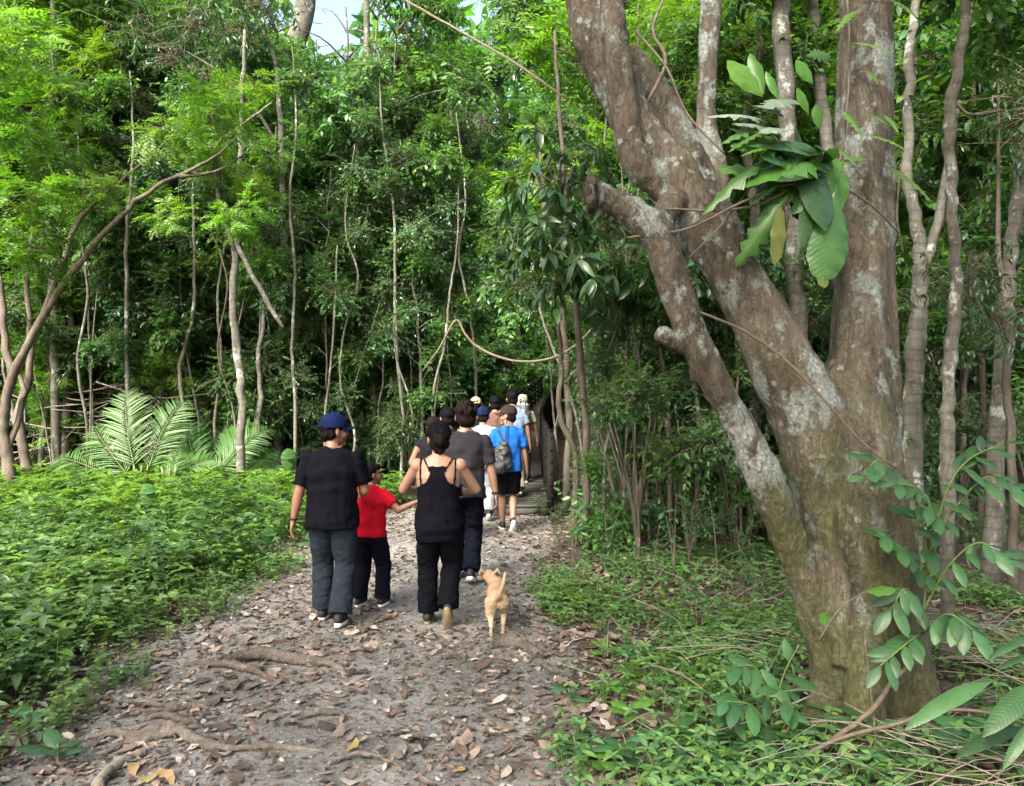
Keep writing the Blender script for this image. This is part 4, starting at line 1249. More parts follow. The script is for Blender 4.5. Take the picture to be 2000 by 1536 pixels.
def acc_right(x, y):
    e = x - path_right(y) - 0.02 + 0.3 * patch(x, y, 1.2, 7)
    if e < 0: return 0
    if (x - 2.05) ** 2 + (y - 4.5) ** 2 < 0.3: return 0
    d = 0.62 + 1.1 * patch(x, y, .9, 11)
    if x > 1.25 and y < 4.7: d *= .5
    return max(0.0, min(1, d)) * min(1, .35 + e)


plant_field("ground_cover", "patchy low green plants between the path and the big tree", M['cover'], H_small, 3000, (0.1, 4.2, 3.2, 8.5), acc_right, (.7, 1.35))
plant_field("ground_cover", "low green plants under the thicket right of the path", M['cover'], H_far + H_small, 900, (0.3, 7.5, 8.0, 12.5), acc_right, (.6, 1.0))
plant_field("herb_patch", "scattered light green seedlings right of the path", M['herb'], H_small, 260, (0.2, 3.2, 3.3, 7.0), lambda x, y: acc_right(x, y) * (1 if patch(x, y, 1.1, 5) > .12 else .06), (.8, 1.4))
plant_field("seedlings", "thin scatter of seedlings on the shaded floor behind the walkers", M['small'], H_small + H_far[:2], 900, (-7, 3.5, 12.5, 19), lambda x, y: (0.7 if okc(x, y) else 0), (.7, 1.3))

# ------------------------------------------------------------------ leaf litter
def lit_tpl(seed):
    r = np.random.default_rng(seed)
    V, T, Q = leaf_tpl(r.uniform(.36, .6), r.uniform(-.12, .22), r.uniform(-.18, .2), 3, r.uniform(.38, .52), r.uniform(-.15, .35))
    V = V.copy(); V[:, 1] -= .5
    V[:, 0] += 0.10 * np.sin(V[:, 1] * 3 + seed); V[:, 2] += 0.05 * np.sin(V[:, 0] * 7 + V[:, 1] * 5 + seed) + r.normal(size=len(V)) * .02
    V[:, 2] -= V[:, 2].min() + .02
    return V, T, Q


LT = [lit_tpl(q) for q in range(10)]


def litter_density(x, y):
    a, b = path_left(y), path_right(y)
    if a < x < b:
        m = (x - a) / (b - a)
        wear = math.exp(-((m - .62) / .2) ** 2)
        return max(.12, .95 - .65 * wear + .6 * patch(x, y, .9, 2))
    return 0.75 + .4 * patch(x, y, .8, 9)


def litter(n, region, accept, srange):
    P_ = []
    while len(P_) < n:
        y = rng.uniform(region[2], region[3]); x = rng.uniform(region[0], region[1])
        if in_view(x, y, .4) and rng.uniform() < accept(x, y): P_.append((x, y, gz(x, y) + .008 + rng.uniform(0, .012)))
    return np.array(P_), rng.uniform(*srange, len(P_))


def lit_frames(k):
    a = rng.uniform(0, 6.283, k)
    f = np.stack([np.cos(a), np.sin(a), rng.normal(size=k) * .14], 1)
    return frames(f, np.array([0, 0, 1.]) + rng.normal(size=(k, 3)) * .2)


pos1, s1 = litter(5600, (-3.2, 1.2, 3.3, 8.0), litter_density, (.025, .08))
pos2, s2 = litter(3400, (-3.0, 1.6, 8.0, 14.5), litter_density, (.045, .11))
pos3, s3 = litter(1900, (0.3, 4.5, 3.2, 8.5), litter_density, (.05, .13))
pos4, s4 = litter(800, (-9, -2.4, 3.5, 14), litter_density, (.06, .13))
pos5, s5 = litter(300, (-3.0, 0.9, 3.4, 6.6), lambda x, y: .9 if (x < -1.0 or x > -.1) else .4, (.085, .15))
posA = np.concatenate([pos1, pos2, pos3, pos4, pos5]); sA = np.concatenate([s1, s2, s3, s4, s5])
RA = lit_frames(len(posA))
size_px = sA / posA[:, 1] + np.where(posA[:, 0] < path_left(5) - .3, -1, 0)
order = np.argsort(-size_px)
big_i, rest = order[:300], order[300:]
mb = MB()
ti = rng.integers(10, size=len(posA))
for q in range(10):
    sel = rest[ti[rest] == q]
    scatter(mb, LT[q], RA[sel], posA[sel], sA[sel])
o = mb.obj("leaf_litter", M['litter'], path); tag(o, kind='stuff')
LTM = []
for q in range(10):
    mb = MB(); mb.add(*LT[q]); LTM.append(mb.mesh("fallen_leaf", M['fallen']))
for i_ in big_i:
    o = mobj("fallen_leaf", LTM[ti[i_]], path)
    s = float(sA[i_])
    o.matrix_local = Matrix.Translation(posA[i_]) @ Matrix(RA[i_].tolist()).to_4x4() @ Matrix.Diagonal((s, s, s, 1))
# a few yellow leaves one notices
for (x, y, s, lab) in ((690, 1470, .17, "mustard yellow"), (290, 1530, .16, "orange yellow"), (610, 1312, .10, "cream"), (645, 1320, .10, "cream"), (1125, 1500, .14, "pale yellow"), (210, 1375, .13, "green yellow")):
    Y = CAM_H * FPX / (y - 768)
    b = P(x, y, Y)
    mb = MB(); mb.add(*LT[(x * 7) % 10]); o = mb.obj("fallen_leaf", M['yellow'], path)
    o.location = (b.x, b.y, gz(b.x, b.y) + .02); s *= .62; o.scale = (s, s, s); o.rotation_euler = (rng.uniform(-.4, .4), rng.uniform(-.4, .4), rng.uniform(0, 6))
# crumbs: small leaf scraps that break up the bare dirt
k = 15000
cy_ = 3.2 + 8 * rng.uniform(size=k) ** 1.5; cx_ = rng.uniform(-2.7, .7, k)
pp = np.array([(x, y, gz(x, y) + .009) for x, y in zip(cx_, cy_)])
mb = MB(); scatter(mb, LEAF['far'], lit_frames(k), pp, rng.uniform(.015, .045, k))
o = mb.obj("leaf_scraps", M['litter'], path); tag(o, kind='stuff')

# ------------------------------------------------------------------ roots across the path
def gpx(x, y, lift=0.0):
    Y = CAM_H * FPX / (y - 768); b = P(x, y, Y)
    return (b.x, b.y, gz(b.x, b.y) + lift)


def root_thing(label, runs, fat=.95):
    base = Vector(gpx(*runs[0][0][0][:2]))
    prims = []
    for pts, rad in runs:
        w = [tuple(Vector(gpx(x, y, l)) - base) for (x, y, l) in pts]
        c = spline(w, len(w) * 5)
        c[:, 2] += rng.normal(size=len(c)) * .004
        c[:, 2] += .012
        prims.append(tube(c, np.interp(np.linspace(0, 1, len(c)), np.linspace(0, 1, len(rad)), rad) * fat, 10))
    o = fuse("tree_root", prims, 0.008, M['root'], None, 2, bumps=((9, 9, 9, .012, 2), (34, 34, 34, .007, 5)), loc=base)
    tag(o, label, "root", "bare roots across the path")


root_thing("arched bare root that forks in the middle of the path behind the couple's footprints",
           [([(360, 1305, 0), (430, 1308, .02), (490, 1318, .02), (545, 1336, -.01)], [.02, .03, .03, .012]),
            ([(425, 1306, .01), (470, 1296, .04), (520, 1293, .05), (570, 1298, .03), (640, 1306, .02), (690, 1320, -.02)], [.02, .035, .045, .045, .035, .015]),
            ([(395, 1298, 0), (450, 1290, .02), (500, 1288, .03)], [.012, .018, .02])])
root_thing("long grey root crossing the path near its left border in front",
           [([(165, 1448, -.01), (220, 1444, .02), (270, 1452, .02), (330, 1442, .04), (390, 1462, .02), (450, 1472, .01), (530, 1468, .01), (640, 1472, -.01)], [.012, .025, .028, .036, .034, .025, .022, .012]),
            ([(240, 1458, 0), (300, 1452, .01), (340, 1448, .02)], [.015, .022, .02])])
root_thing("two thin brown roots side by side above the long grey root",
           [([(232, 1378, 0), (290, 1382, .02), (350, 1390, 0)], [.012, .024, .012]), ([(255, 1390, 0), (320, 1396, .01), (380, 1388, .01), (440, 1395, -.01)], [.01, .018, .02, .01])])
root_thing("olive root with a curved back left of the path's middle",
           [([(280, 1412, -.01), (320, 1408, .02), (370, 1420, .01), (400, 1428, -.01)], [.012, .025, .022, .01])])
root_thing("short dark root lying right of the path's centre line", [([(580, 1412, 0), (640, 1402, .02), (700, 1412, -.01)], [.01, .022, .01])])
root_thing("thin curved root at the near end of the path", [([(640, 1500, 0), (690, 1488, .02), (730, 1490, .02), (790, 1506, -.01)], [.012, .018, .018, .008])])
root_thing("mossy root knuckle on the path's right border near the dog", [([(955, 1268, 0), (990, 1262, .03), (1020, 1268, .03), (1060, 1280, -.02)], [.03, .06, .05, .03])])
# grey stick in the foreground
def stick(label, pts, rad, mat='drytwig', name="fallen_branch", sides=7, cat="branch", group="fallen sticks"):
    base = Vector(pts[0])
    c = spline([tuple(Vector(p) - base) for p in pts], len(pts) * 5)
    c += rng.normal(size=c.shape) * rad[0] * .12
    mb = MB(); mb.add(*tube(c, np.interp(np.linspace(0, 1, len(c)), np.linspace(0, 1, len(rad)), rad), sides))
    o = mb.obj(name, M[mat]); o.location = base
    tag(o, label, cat, group)
    return o


stick("pale grey stick pointing out of the picture's lower border", [gpx(188, 1545, .03), gpx(215, 1515, .03), gpx(250, 1492, .025), gpx(285, 1478, .02)], [.03, .028, .026, .02])
stick("slim twig across the seedlings right of the path", [gpx(1255, 1335, .12), gpx(1330, 1375, .14), gpx(1420, 1425, .08)], [.008, .007, .005], 'twig')
stick("dark twig reaching towards the foot of the big tree", [gpx(1455, 1212, .05), gpx(1520, 1200, .1), gpx(1580, 1190, .16), gpx(1640, 1240, .1)], [.008, .008, .007, .005], 'twig')

# scruffy little saplings between the path and the big tree
for q in range(18):
    x, y = rng.uniform(1095, 1540), rng.uniform(1020, 1200)
    if q > 12: x, y = rng.uniform(1330, 1560), rng.uniform(1100, 1260)
    b = Vector(gpx(x, y)); root = empty("seedling_tree", b)
    tag(root, f"knee-high leafy seedling on the right verge, {['under the thicket', 'near the path border', 'halfway to the big tree', 'close to the big tree'][int(min(3, (x - 1095) / 120))]}", "sapling", "scruffy seedlings right of the path")
    mb = MB()
    for st in range(int(rng.integers(1, 4))):
        h = rng.uniform(.3, .85); a = rng.uniform(0, 6.28); d = rng.uniform(.05, .3)
        c = spline([(0, 0, -.03), (d * .4 * math.cos(a), d * .4 * math.sin(a), h * .6), (d * math.cos(a), d * math.sin(a), h)], 9)
        mb.add(*tube(c, np.linspace(.006, .0025, 9), 5))
        for i_ in range(int(rng.integers(5, 10))):
            p_ = Vector(c[int(rng.integers(3, 9))]) + b; aa = rng.uniform(0, 6.28)
            put_leaf(root, 'ovate' if rng.uniform() < .7 else 'lance', p_, p_ + Vector((math.cos(aa), math.sin(aa), rng.uniform(-.5, .4))).normalized() * rng.uniform(.06, .13), (rng.normal() * .3, -.3, 1))
    mb.obj("stem", M['twig'], root)

# tangle of dry stems at the lower right
mb = MB()
for q in range(240):
    Y = rng.uniform(3.1, 5.6); x = rng.uniform(1.35, 3.6)
    if x > Y * .68 + .3 or (x - 2.05) ** 2 + (Y - 4.5) ** 2 < .26: continue
    a = rng.normal() * .5 + (.25 if rng.uniform() < .6 else 2.6); ln = rng.uniform(.3, 1.1)
    z0 = gz(x, Y) + rng.uniform(.01, .16)
    d = np.array([math.cos(a), math.sin(a), 0])
    z1 = gz(x, Y) + rng.uniform(.01, .22)
    pts = [np.array([x, Y, z0]) - d * ln / 2, np.array([x, Y, (z0 + z1) / 2 + rng.uniform(0, .08)]) + rng.normal(size=3) * .03, np.array([x, Y, z1]) + d * ln / 2]
    if any((p_[0] - 2.05) ** 2 + (p_[1] - 4.5) ** 2 < .22 for p_ in pts): continue
    r_ = rng.uniform(.0018, .0048)
    mb.add(*tube(spline(pts, 7), np.linspace(r_, r_ * .5, 7), 4), m=0)
for q in range(70):
    Y = rng.uniform(3.6, 8.0); x = rng.uniform(.4, 2.6)
    if (x - 2.05) ** 2 + (Y - 4.5) ** 2 < .9: continue
    a = rng.uniform(0, 3.14); ln = rng.uniform(.2, .8); d = np.array([math.cos(a), math.sin(a), rng.normal() * .25]); b = np.array([x, Y, gz(x, Y) + .05 + abs(d[2]) * ln / 2])
    mb.add(*tube(spline([b - d * ln / 2, b + rng.normal(size=3) * .04, b + d * ln / 2], 7), np.linspace(.005, .002, 7), 4), m=0)
o = mb.obj("dry_brush", [M['drytwig']]); tag(o, "tangle of pale dry stems on the ground beside the big tree", "brush", kind='stuff')
mb = MB()
for q in range(70):
    b = P(rng.uniform(40, 330), rng.uniform(760, 900), rng.uniform(13.6, 14.6))
    a = rng.uniform(-.5, .7); ln = rng.uniform(.5, 1.8)
    d = np.array([math.cos(a), rng.normal() * .3, math.sin(a)])
    b = np.array(b); b[2] = max(b[2], .1 + abs(d[2]) * ln / 2)
    mb.add(*tube(spline([b - d * ln / 2, b + rng.normal(size=3) * .06, b + d * ln / 2], 7), np.linspace(.018, .006, 7) * rng.uniform(.5, 1.2), 5))
o = mb.obj("fallen_branches", [M['drytwig']]); tag(o, "heap of dry fallen branches left of the palms", "brush", kind='stuff')

# ------------------------------------------------------------------ vines
stick("brown looping vine hanging over the walkers' heads", [P(825, 725, 11.2), P(858, 680, 11.2), P(890, 626, 11.2), P(908, 652, 11.2), P(930, 676, 11.2), P(970, 696, 11.1), P(1012, 706, 11), P(1060, 704, 10.9), P(1105, 688, 10.8), P(1145, 655, 10.7), P(1182, 606, 10.6), P(1210, 540, 10.5)],
      [.009, .012, .017, .018, .019, .019, .018, .019, .019, .018, .016, .012], 'twig', "hanging_vine", 8, "vine", "vines")
stick("straight thin vine slanting down to the big tree from the upper middle", [P(790, 0, 9), P(900, 62, 8.5), P(1000, 120, 8), P(1110, 195, 7.5)], [.014, .014, .014, .012], 'twig', "hanging_vine", 6, "vine", "vines")
for q, (pts, r_, lab) in enumerate([
    ([(1225, 465, 4.1), (1340, 448, 4.1), (1440, 400, 4.15), (1530, 362, 4.2), (1630, 362, 4.25), (1700, 400, 4.3), (1755, 455, 4.4)], .007, "long arching twig crossing behind the hanging leaf of the epiphyte"),
    ([(1300, 408, 4.2), (1400, 412, 4.2), (1480, 400, 4.2), (1540, 372, 4.25)], .007, "straight twig from the middle stem towards the epiphyte"),
    ([(1345, 505, 4.2), (1400, 450, 4.2), (1440, 400, 4.25), (1475, 360, 4.3), (1540, 345, 4.35)], .006, "rising twig below the epiphyte's silvery leaves"),
    ([(1365, 610, 4.2), (1450, 645, 4.25), (1530, 700, 4.2), (1600, 770, 4.15), (1680, 860, 4.15), (1750, 915, 4.15)], .008, "dark vine running down across the fork of the big tree"),
    ([(1655, 0, 4.55), (1660, 110, 4.55), (1655, 200, 4.5), (1645, 290, 4.5), (1635, 330, 4.45)], .007, "dark vine climbing the upright stem of the big tree"),
    ([(1690, 1250, 4.05), (1700, 1340, 4.0), (1715, 1480, 3.7)], .006, "thin hanging stem in front of the mossy foot"),
    ([(1610, 1460, 3.7), (1700, 1390, 3.85), (1745, 1330, 3.95), (1790, 1290, 3.95)], .014, "woody liana rising in front of the mossy foot"),
    ([(1560, 1480, 3.6), (1650, 1440, 3.7), (1760, 1412, 3.75), (1830, 1385, 3.7), (1960, 1395, 3.6)], .010, "low liana running along the ground before the big tree"),
    ([(1265, 200, 4.7), (1300, 120, 4.75), (1275, 60, 4.8), (1295, 0, 4.9)], .012, "twisted vine between the upper left stems of the big tree"),
    ([(1240, 60, 4.75), (1300, 130, 4.6), (1340, 220, 4.6), (1400, 285, 4.5), (1415, 300, 4.5)], .008, "curly twig behind the pale front stem of the big tree"),
    ([(1760, 320, 4.6), (1752, 420, 4.55), (1765, 500, 4.6)], .006, "short curled tendril on the right side of the upright stem"),
]):
    stick(lab, [P(*p) for p in pts], [r_, r_, r_ * .9, r_ * .7], 'twig', "vine", 6, "vine", "twigs and vines on the big tree")

# ------------------------------------------------------------------ big-leaved plants, each leaf a part (shapes defined above)
ep = empty("epiphyte", P(1590, 350, 4.35))
tag(ep, "epiphyte on the upright stem with one huge hanging leaf and silvery lobed leaves", "plant")
prims = [ell(np.array(P(1585, 350, 4.42)) - np.array(ep.location), (.065, .06, .08)), ell(np.array(P(1610, 330, 4.45)) - np.array(ep.location), (.05, .05, .06)), ell(np.array(P(1560, 400, 4.45)) - np.array(ep.location), (.04, .04, .09)), ell(np.array(P(1620, 400, 4.48)) - np.array(ep.location), (.035, .035, .09))]
fuse("root_ball", prims, .012, plain_mat("root_ball", (.014, .011, .008), .95, .5, 40, 1.0, .1, None, 0, .03), ep, 1, bumps=((20, 20, 20, .03, 1), (60, 60, 60, .02, 2)))
mb = MB()
for q in range(26):
    a_ = rng.normal(size=3) * np.array((.08, .05, .05)); e_ = a_ + np.array((rng.normal() * .05, rng.normal() * .03, -rng.uniform(.12, .42)))
    mb.add(*tube(spline([a_, (a_ + e_) / 2 + rng.normal(size=3) * .03, e_], 6), np.linspace(.003, .001, 6), 4))
mb.obj("aerial_roots", M['twig'], ep)
front = (0, -1, .3)
for kind, b, t, up, w in [
    ('paddle', (1642, 318, 4.25), (1612, 545, 4.12), (0, -1, .1), .82), ('oval', (1490, 190, 4.35), (1428, 112, 4.3), front, .9), ('oval', (1492, 185, 4.35), (1470, 95, 4.4), front, .6), ('oval', (1520, 195, 4.4), (1500, 135, 4.4), front, .6),
    ('oval', (1588, 165, 4.4), (1560, 115, 4.35), front, 1.0), ('lobed_g', (1575, 110, 4.4), (1630, 95, 4.4), front, 1.2), ('oval', (1580, 225, 4.35), (1562, 170, 4.3), front, .7), ('oval', (1600, 252, 4.3), (1598, 202, 4.28), front, 1.0),
    ('lobed', (1530, 230, 4.25), (1490, 180, 4.1), (0, -.5, 1), 1.1), ('lobed', (1560, 200, 4.25), (1505, 172, 4.05), (0, -.6, 1), 1.1), ('lobed', (1530, 270, 4.25), (1455, 205, 4.1), (0, -.5, 1), .8), ('lobed', (1540, 260, 4.2), (1500, 225, 4.0), (0, -.6, 1), .9),
    ('lobed', (1500, 240, 4.25), (1400, 190, 4.2), (0, -.4, 1), .5), ('lobed_g', (1530, 300, 4.2), (1365, 345, 4.1), (0, -.4, 1), .55), ('lobed_g', (1540, 380, 4.2), (1450, 500, 4.15), front, .6), ('lobed_g', (1500, 250, 4.2), (1420, 240, 4.1), (0, -.5, 1), .8),
    ('yellow', (1525, 395, 4.2), (1518, 515, 4.15), front, .8), ('yellow', (1600, 520, 4.2), (1612, 560, 4.12), front, 1.6), ('lance', (1560, 330, 4.3), (1470, 350, 4.1), (0, -.4, 1), 1.3), ('lance', (1550, 350, 4.3), (1490, 430, 4.2), front, 1.2),
    ('frond', (1520, 250, 4.15), (1425, 262, 4.05), (0, -.5, 1), .9), ('frond', (1520, 290, 4.15), (1455, 275, 4.0), (0, -.5, 1), .8), ('lance', (1600, 300, 4.2), (1545, 265, 4.1), front, 1.0), ('lance', (1570, 300, 4.25), (1520, 320, 4.1), (0, -.4, 1), 1.2)] + [
    (('lobed_g', 'lance', 'oval', 'ovate', 'lance')[q % 5], (1585 + rng.uniform(-35, 40), 330 + rng.uniform(-40, 50), 4.3), (1580 + rng.uniform(-130, 70), 320 + rng.uniform(-110, 150), 4.1 + rng.uniform(-.1, .2)), (rng.normal() * .3, -.7, .7), rng.uniform(.7, 1.1)) for q in range(24)]:
    put_leaf(ep, kind, P(*b), P(*t), up, w)

# little fern sprays on the upright stem
sp = empty("climbing_fern", P(1680, 180, 4.4)); tag(sp, "light green fern sprays growing on the upright stem of the big tree", "fern")
for b, t in [((1660, 85, 4.5), (1745, 75, 4.3)), ((1675, 20, 4.5), (1640, 28, 4.3)), ((1690, 140, 4.5), (1720, 140, 4.3)), ((1640, 215, 4.5), (1690, 235, 4.25)), ((1725, 225, 4.5), (1760, 235, 4.3)), ((1690, 225, 4.45), (1735, 220, 4.25)), ((1690, 265, 4.45), (1770, 265, 4.25)), ((1620, 285, 4.4), (1680, 300, 4.2)),
             ((1720, 320, 4.5), (1835, 360, 4.3)), ((1735, 0, 4.5), (1800, 8, 4.3)), ((1700, 312, 4.45), (1640, 290, 4.25))]:
    put_leaf(sp, 'frond', P(*b), P(*t), (0, -.6, 1), .8)

# climbing shrub with pinnate leaves at the right of the trunk
def shrub_px(name, label, stems, leaf, n_each, size, cat="plant", mat='stem', group=None, droop=.3):
    base = Vector(stems[0][0]); root = empty(name, base); tag(root, label, cat, group)
    mb = MB()
    for pts in stems:
        c = spline([tuple(Vector(p) - base) for p in pts], len(pts) * 4)
        mb.add(*tube(c, np.linspace(.007, .003, len(c)), 5))
        k = n_each
        for i_ in range(k):
            s = .25 + .75 * i_ / (k - 1); b = Vector(c[int(s * (len(c) - 1))]) + base
            tan = Vector(c[-1]) - Vector(c[max(0, len(c) // 2)]); tan.normalize()
            side = tan.cross(Vector((0, -.5, 1))).normalized() * (1 if i_ % 2 else -1)
            if i_ == k - 1: side = side * .1
            d = (side * rng.uniform(.7, 1.1) + tan * rng.uniform(.4, .9) + Vector((rng.normal() * .15, rng.normal() * .25 - .1, -droop * rng.uniform(.1, 1)))).normalized()
            L_ = size * rng.uniform(.75, 1.2)
            put_leaf(root, leaf, b, b + d * L_, (rng.normal() * .25, -.55 + rng.normal() * .2, 1))
    mb.obj("stem", M[mat], root)
    return root


shrub_px("climbing_shrub", "shrub with rows of oval glossy leaflets hugging the right side of the big trunk",
         [[P(1800, 1230, 4.1), P(1810, 1100, 4.1), P(1790, 980, 4.0), P(1720, 900, 3.9), P(1690, 930, 3.85)], [P(1810, 1130, 4.1), P(1770, 1080, 4.0), P(1715, 1040, 3.9)], [P(1815, 1080, 4.1), P(1860, 1000, 4.0), P(1930, 930, 3.9), P(1990, 960, 3.85)],
          [P(1815, 1080, 4.1), P(1850, 960, 4.0), P(1890, 900, 3.95), P(1960, 865, 3.9)], [P(1800, 1200, 4.1), P(1850, 1110, 4.0), P(1910, 1060, 3.9), P(1960, 1090, 3.85)], [P(1800, 1200, 4.1), P(1770, 1150, 3.95), P(1740, 1190, 3.9)],
          [P(1810, 1130, 4.1), P(1830, 1040, 3.95), P(1800, 960, 3.9), P(1750, 945, 3.85)], [P(1800, 1240, 4.1), P(1780, 1250, 3.9), P(1720, 1300, 3.8)], [P(1800, 1240, 4.1), P(1850, 1200, 3.9), P(1900, 1230, 3.8)]], 'ovate', 14, .14)
shrub_px("leafy_sprig", "bright green sprig of two leaves in front of the mossy trunk", [[P(1600, 1250, 4.0), P(1640, 1190, 3.95), P(1690, 1155, 3.9)]], 'oval', 2, .14, mat='twig')
shrub_px("broadleaf_plant", "leggy plant with dark oval leaves left of the mossy foot of the big tree",
         [[P(1500, 1480, 3.95), P(1510, 1400, 3.95), P(1530, 1320, 3.9), P(1560, 1260, 3.85)], [P(1500, 1480, 3.95), P(1450, 1430, 3.9), P(1430, 1400, 3.8)], [P(1500, 1480, 3.95), P(1550, 1400, 3.85), P(1520, 1350, 3.8)], [P(1510, 1440, 3.9), P(1470, 1380, 3.8), P(1420, 1370, 3.75)], [P(1510, 1400, 3.95), P(1480, 1310, 3.9), P(1440, 1300, 3.85)]], 'ovate', 6, .15)
lan = empty("lance_leaf_plant", P(2010, 1440, 3.45)); tag(lan, "plant with long ribbed lance-shaped leaves at the right border", "plant")
for b, t, w in [((1940, 1330, 3.4), (1775, 1375, 3.3), .85), ((2000, 1390, 3.4), (1935, 1330, 3.5), .85), ((2040, 1330, 3.4), (1930, 1395, 3.25), 1.2), ((2030, 1400, 3.4), (1960, 1480, 3.3), .9), ((2000, 1420, 3.5), (1880, 1440, 3.4), 1.0), ((2020, 1280, 3.5), (1950, 1290, 3.5), 1.0), ((2030, 1240, 3.5), (1930, 1262, 3.5), .9)]:
    put_leaf(lan, 'lance', P(*b), P(*t), (0, -.4, 1), w)
mb = MB(); mb.add(*tube(spline([(0, 0, -.1), (-.03, -.02, .12), (-.12, -.05, .24)], 8), np.linspace(.01, .005, 8), 5)); mb.obj("stem", M['stem'], lan)


def rosette(x, y, n, size, leaf, label, name="rosette_plant", group=None, h=.08, wid=1.0):
    b = Vector(gpx(x, y)); root = empty(name, b); tag(root, label, "plant", group)
    mb = MB(); mb.add(*tube(spline([(0, 0, -.03), (.01, 0, h * .6), (0, .01, h)], 5), [.006, .006, .005, .005, .004], 5)); mb.obj("stem", M['stem'], root)
    for q in range(n):
        a = q * 2.4 + rng.uniform(-.3, .3); e = rng.uniform(.05, .55)
        s = b + Vector((0, 0, h * rng.uniform(.4, 1)))
        put_leaf(root, leaf, s, s + Vector((math.cos(a), math.sin(a), e)).normalized() * size * rng.uniform(.7, 1.2), (rng.normal() * .2, -.2, 1), wid)


for (x, y, n, s, lf, lab) in [
    (1210, 1500, 7, .16, 'ovate', "broad pale-sheened leaves at the near border right of the path"), (1300, 1475, 6, .26, 'lance', "arching long leaves right of the broad-leaved rosette"), (1390, 1520, 6, .22, 'lance', "long green blades at the lower border under the leggy plant"),
    (1530, 1510, 7, .22, 'lance', "narrow blades crossing in front of the big tree's foot"), (1730, 1530, 7, .24, 'lance', "bright narrow leaves at the lower border below the trunk"), (1900, 1500, 7, .2, 'ovate', "wide leaves among the dry stems near the corner"),
    (1110, 1380, 5, .12, 'ovate', "small rosette of leaves on the path's right border"), (1120, 1480, 6, .11, 'ovate', "small rosette beside the cream fallen leaf"), (1250, 1300, 5, .14, 'ovate', "mid-sized rosette amid the light seedlings"), (1340, 1240, 6, .2, 'lance', "tuft of long leaves behind the seedlings"),
    (1230, 1420, 5, .15, 'oval', "bright green lobed seedling near the path's right side"), (1180, 1290, 5, .12, 'oval', "bright green seedling close to the dog's path"), (60, 1420, 6, .15, 'ovate', "pale broad leaves at the lower left corner"), (110, 1490, 5, .17, 'ovate', "broad leaves over the brown litter in the lower left corner"),
    (240, 1330, 6, .13, 'ovate', "broad leaves at the edge of the left ground cover"), (1850, 1440, 6, .2, 'lance', "long leaf tuft between the lianas")]:
    rosette(x, y, n, s, lf, lab, group="rosettes on the forest floor", h=.10)
for q in range(26):
    x, y = rng.uniform(1420, 1990), rng.uniform(1330, 1535)
    if 1560 < x < 1850 and y < 1470: continue
    rosette(x, y, int(rng.integers(4, 8)), rng.uniform(.12, .24), ['lance', 'lance', 'ovate'][q % 3], "low leafy plant among the dry stems beside the big tree", group="leafy plants among the dry stems", h=.12, wid=rng.uniform(.7, 1.1))
for q in range(16):
    x, y = rng.uniform(1090, 1440), rng.uniform(1180, 1530)
    rosette(x, y, int(rng.integers(4, 7)), rng.uniform(.08, .15), ['ovate', 'oval', 'lance'][q % 3], "low seedling on the leafy ground right of the path", group="seedlings right of the path", h=.07)

# tall single-leaf plants in the clearing
for (x, y, h, lab) in [(610, 1130, .42, "dark paddle leaf standing in the clearing left of the man"), (520, 1110, .34, "second dark paddle leaf in the clearing beside the first"), (285, 1060, .5, "tall herb with a pale broad leaf in the left clearing"), (560, 985, .7, "dark paddle leaves beside the tree trunks left of the man")]:
    b = Vector(gpx(x, y)); root = empty("paddle_plant", b); tag(root, lab, "plant", "paddle-leaved plants")
    mb = MB(); mb.add(*tube(spline([(0, 0, -.03), (.02, 0, h * .6), (.0, 0, h)], 6), np.linspace(.007, .004, 6), 5)); mb.obj("stem", M['stem'], root)
    put_leaf(root, 'paddle', b + Vector((0, 0, h * .4)), b + Vector((.05, -.05, h * 1.25)), (.3, -1, 0), 1.0)
    put_leaf(root, 'ovate', b + Vector((0, 0, h)), b + Vector((.12, -.12, h + .06)), (0, -.4, 1), 1.3)
    put_leaf(root, 'ovate', b + Vector((0, 0, h * .8)), b + Vector((-.14, -.05, h * .9)), (0, -.4, 1), 1.2)

# ------------------------------------------------------------------ people
def skin_mat(name, c):
    return plain_mat(name, c, 0.5, 0.08, 40, 0.05, 0.4, None, 0.15)


def cloth(name, c, vec=None, rough=.85, var=.12):
    return plain_mat(name, c, rough, var, 14, 0.35, 0.03, vec or (1, 1, .5), 0, .02)


HS = 1.14
SK = dict(tan=skin_mat("skin_tan", (.21, .107, .068)), light=skin_mat("skin_light", (.26, .15, .105)), warm=skin_mat("skin_warm", (.28, .145, .095)))
CL_ = dict(black=cloth("cloth_black", (.0042, .0045, .007)), navy=cloth("cloth_navy", (.0045, .0055, .010)), slate=cloth("cloth_slate", (.017, .023, .032)), red=cloth("cloth_red", (.34, .006, .017)), grey=cloth("cloth_grey", (.021, .0205, .025)),
           blue=cloth("cloth_blue", (.012, .095, .36)), pale=cloth("cloth_pale_blue", (.21, .28, .38)), ice=cloth("cloth_ice", (.17, .23, .32)), khaki=cloth("cloth_khaki", (.28, .25, .19)), white=cloth("cloth_white", (.19, .2, .215)),
           rust=cloth("cloth_rust", (.10, .055, .045)), shorts=cloth("cloth_shorts", (.008, .008, .011)), dark=cloth("cloth_dark", (.009, .009, .012)), cream=cloth("cloth_cream", (.27, .25, .2)))
M['hair'] = plain_mat("hair_black", (.006, .005, .005), .7, .5, 60, .6, .06, (1, 1, .25))
M['hairbr'] = plain_mat("hair_brown", (.008, .006, .005), .7, .5, 60, .6, .06, (1, 1, .25))
M['capnavy'] = cloth("cap_navy", (.006, .012, .05))
M['capblack'] = cloth("cap_black", (.004, .004, .006))
M['capcream'] = cloth("cap_cream", (.28, .265, .2))
M['capbrown'] = cloth("cap_brown", (.025, .018, .018))
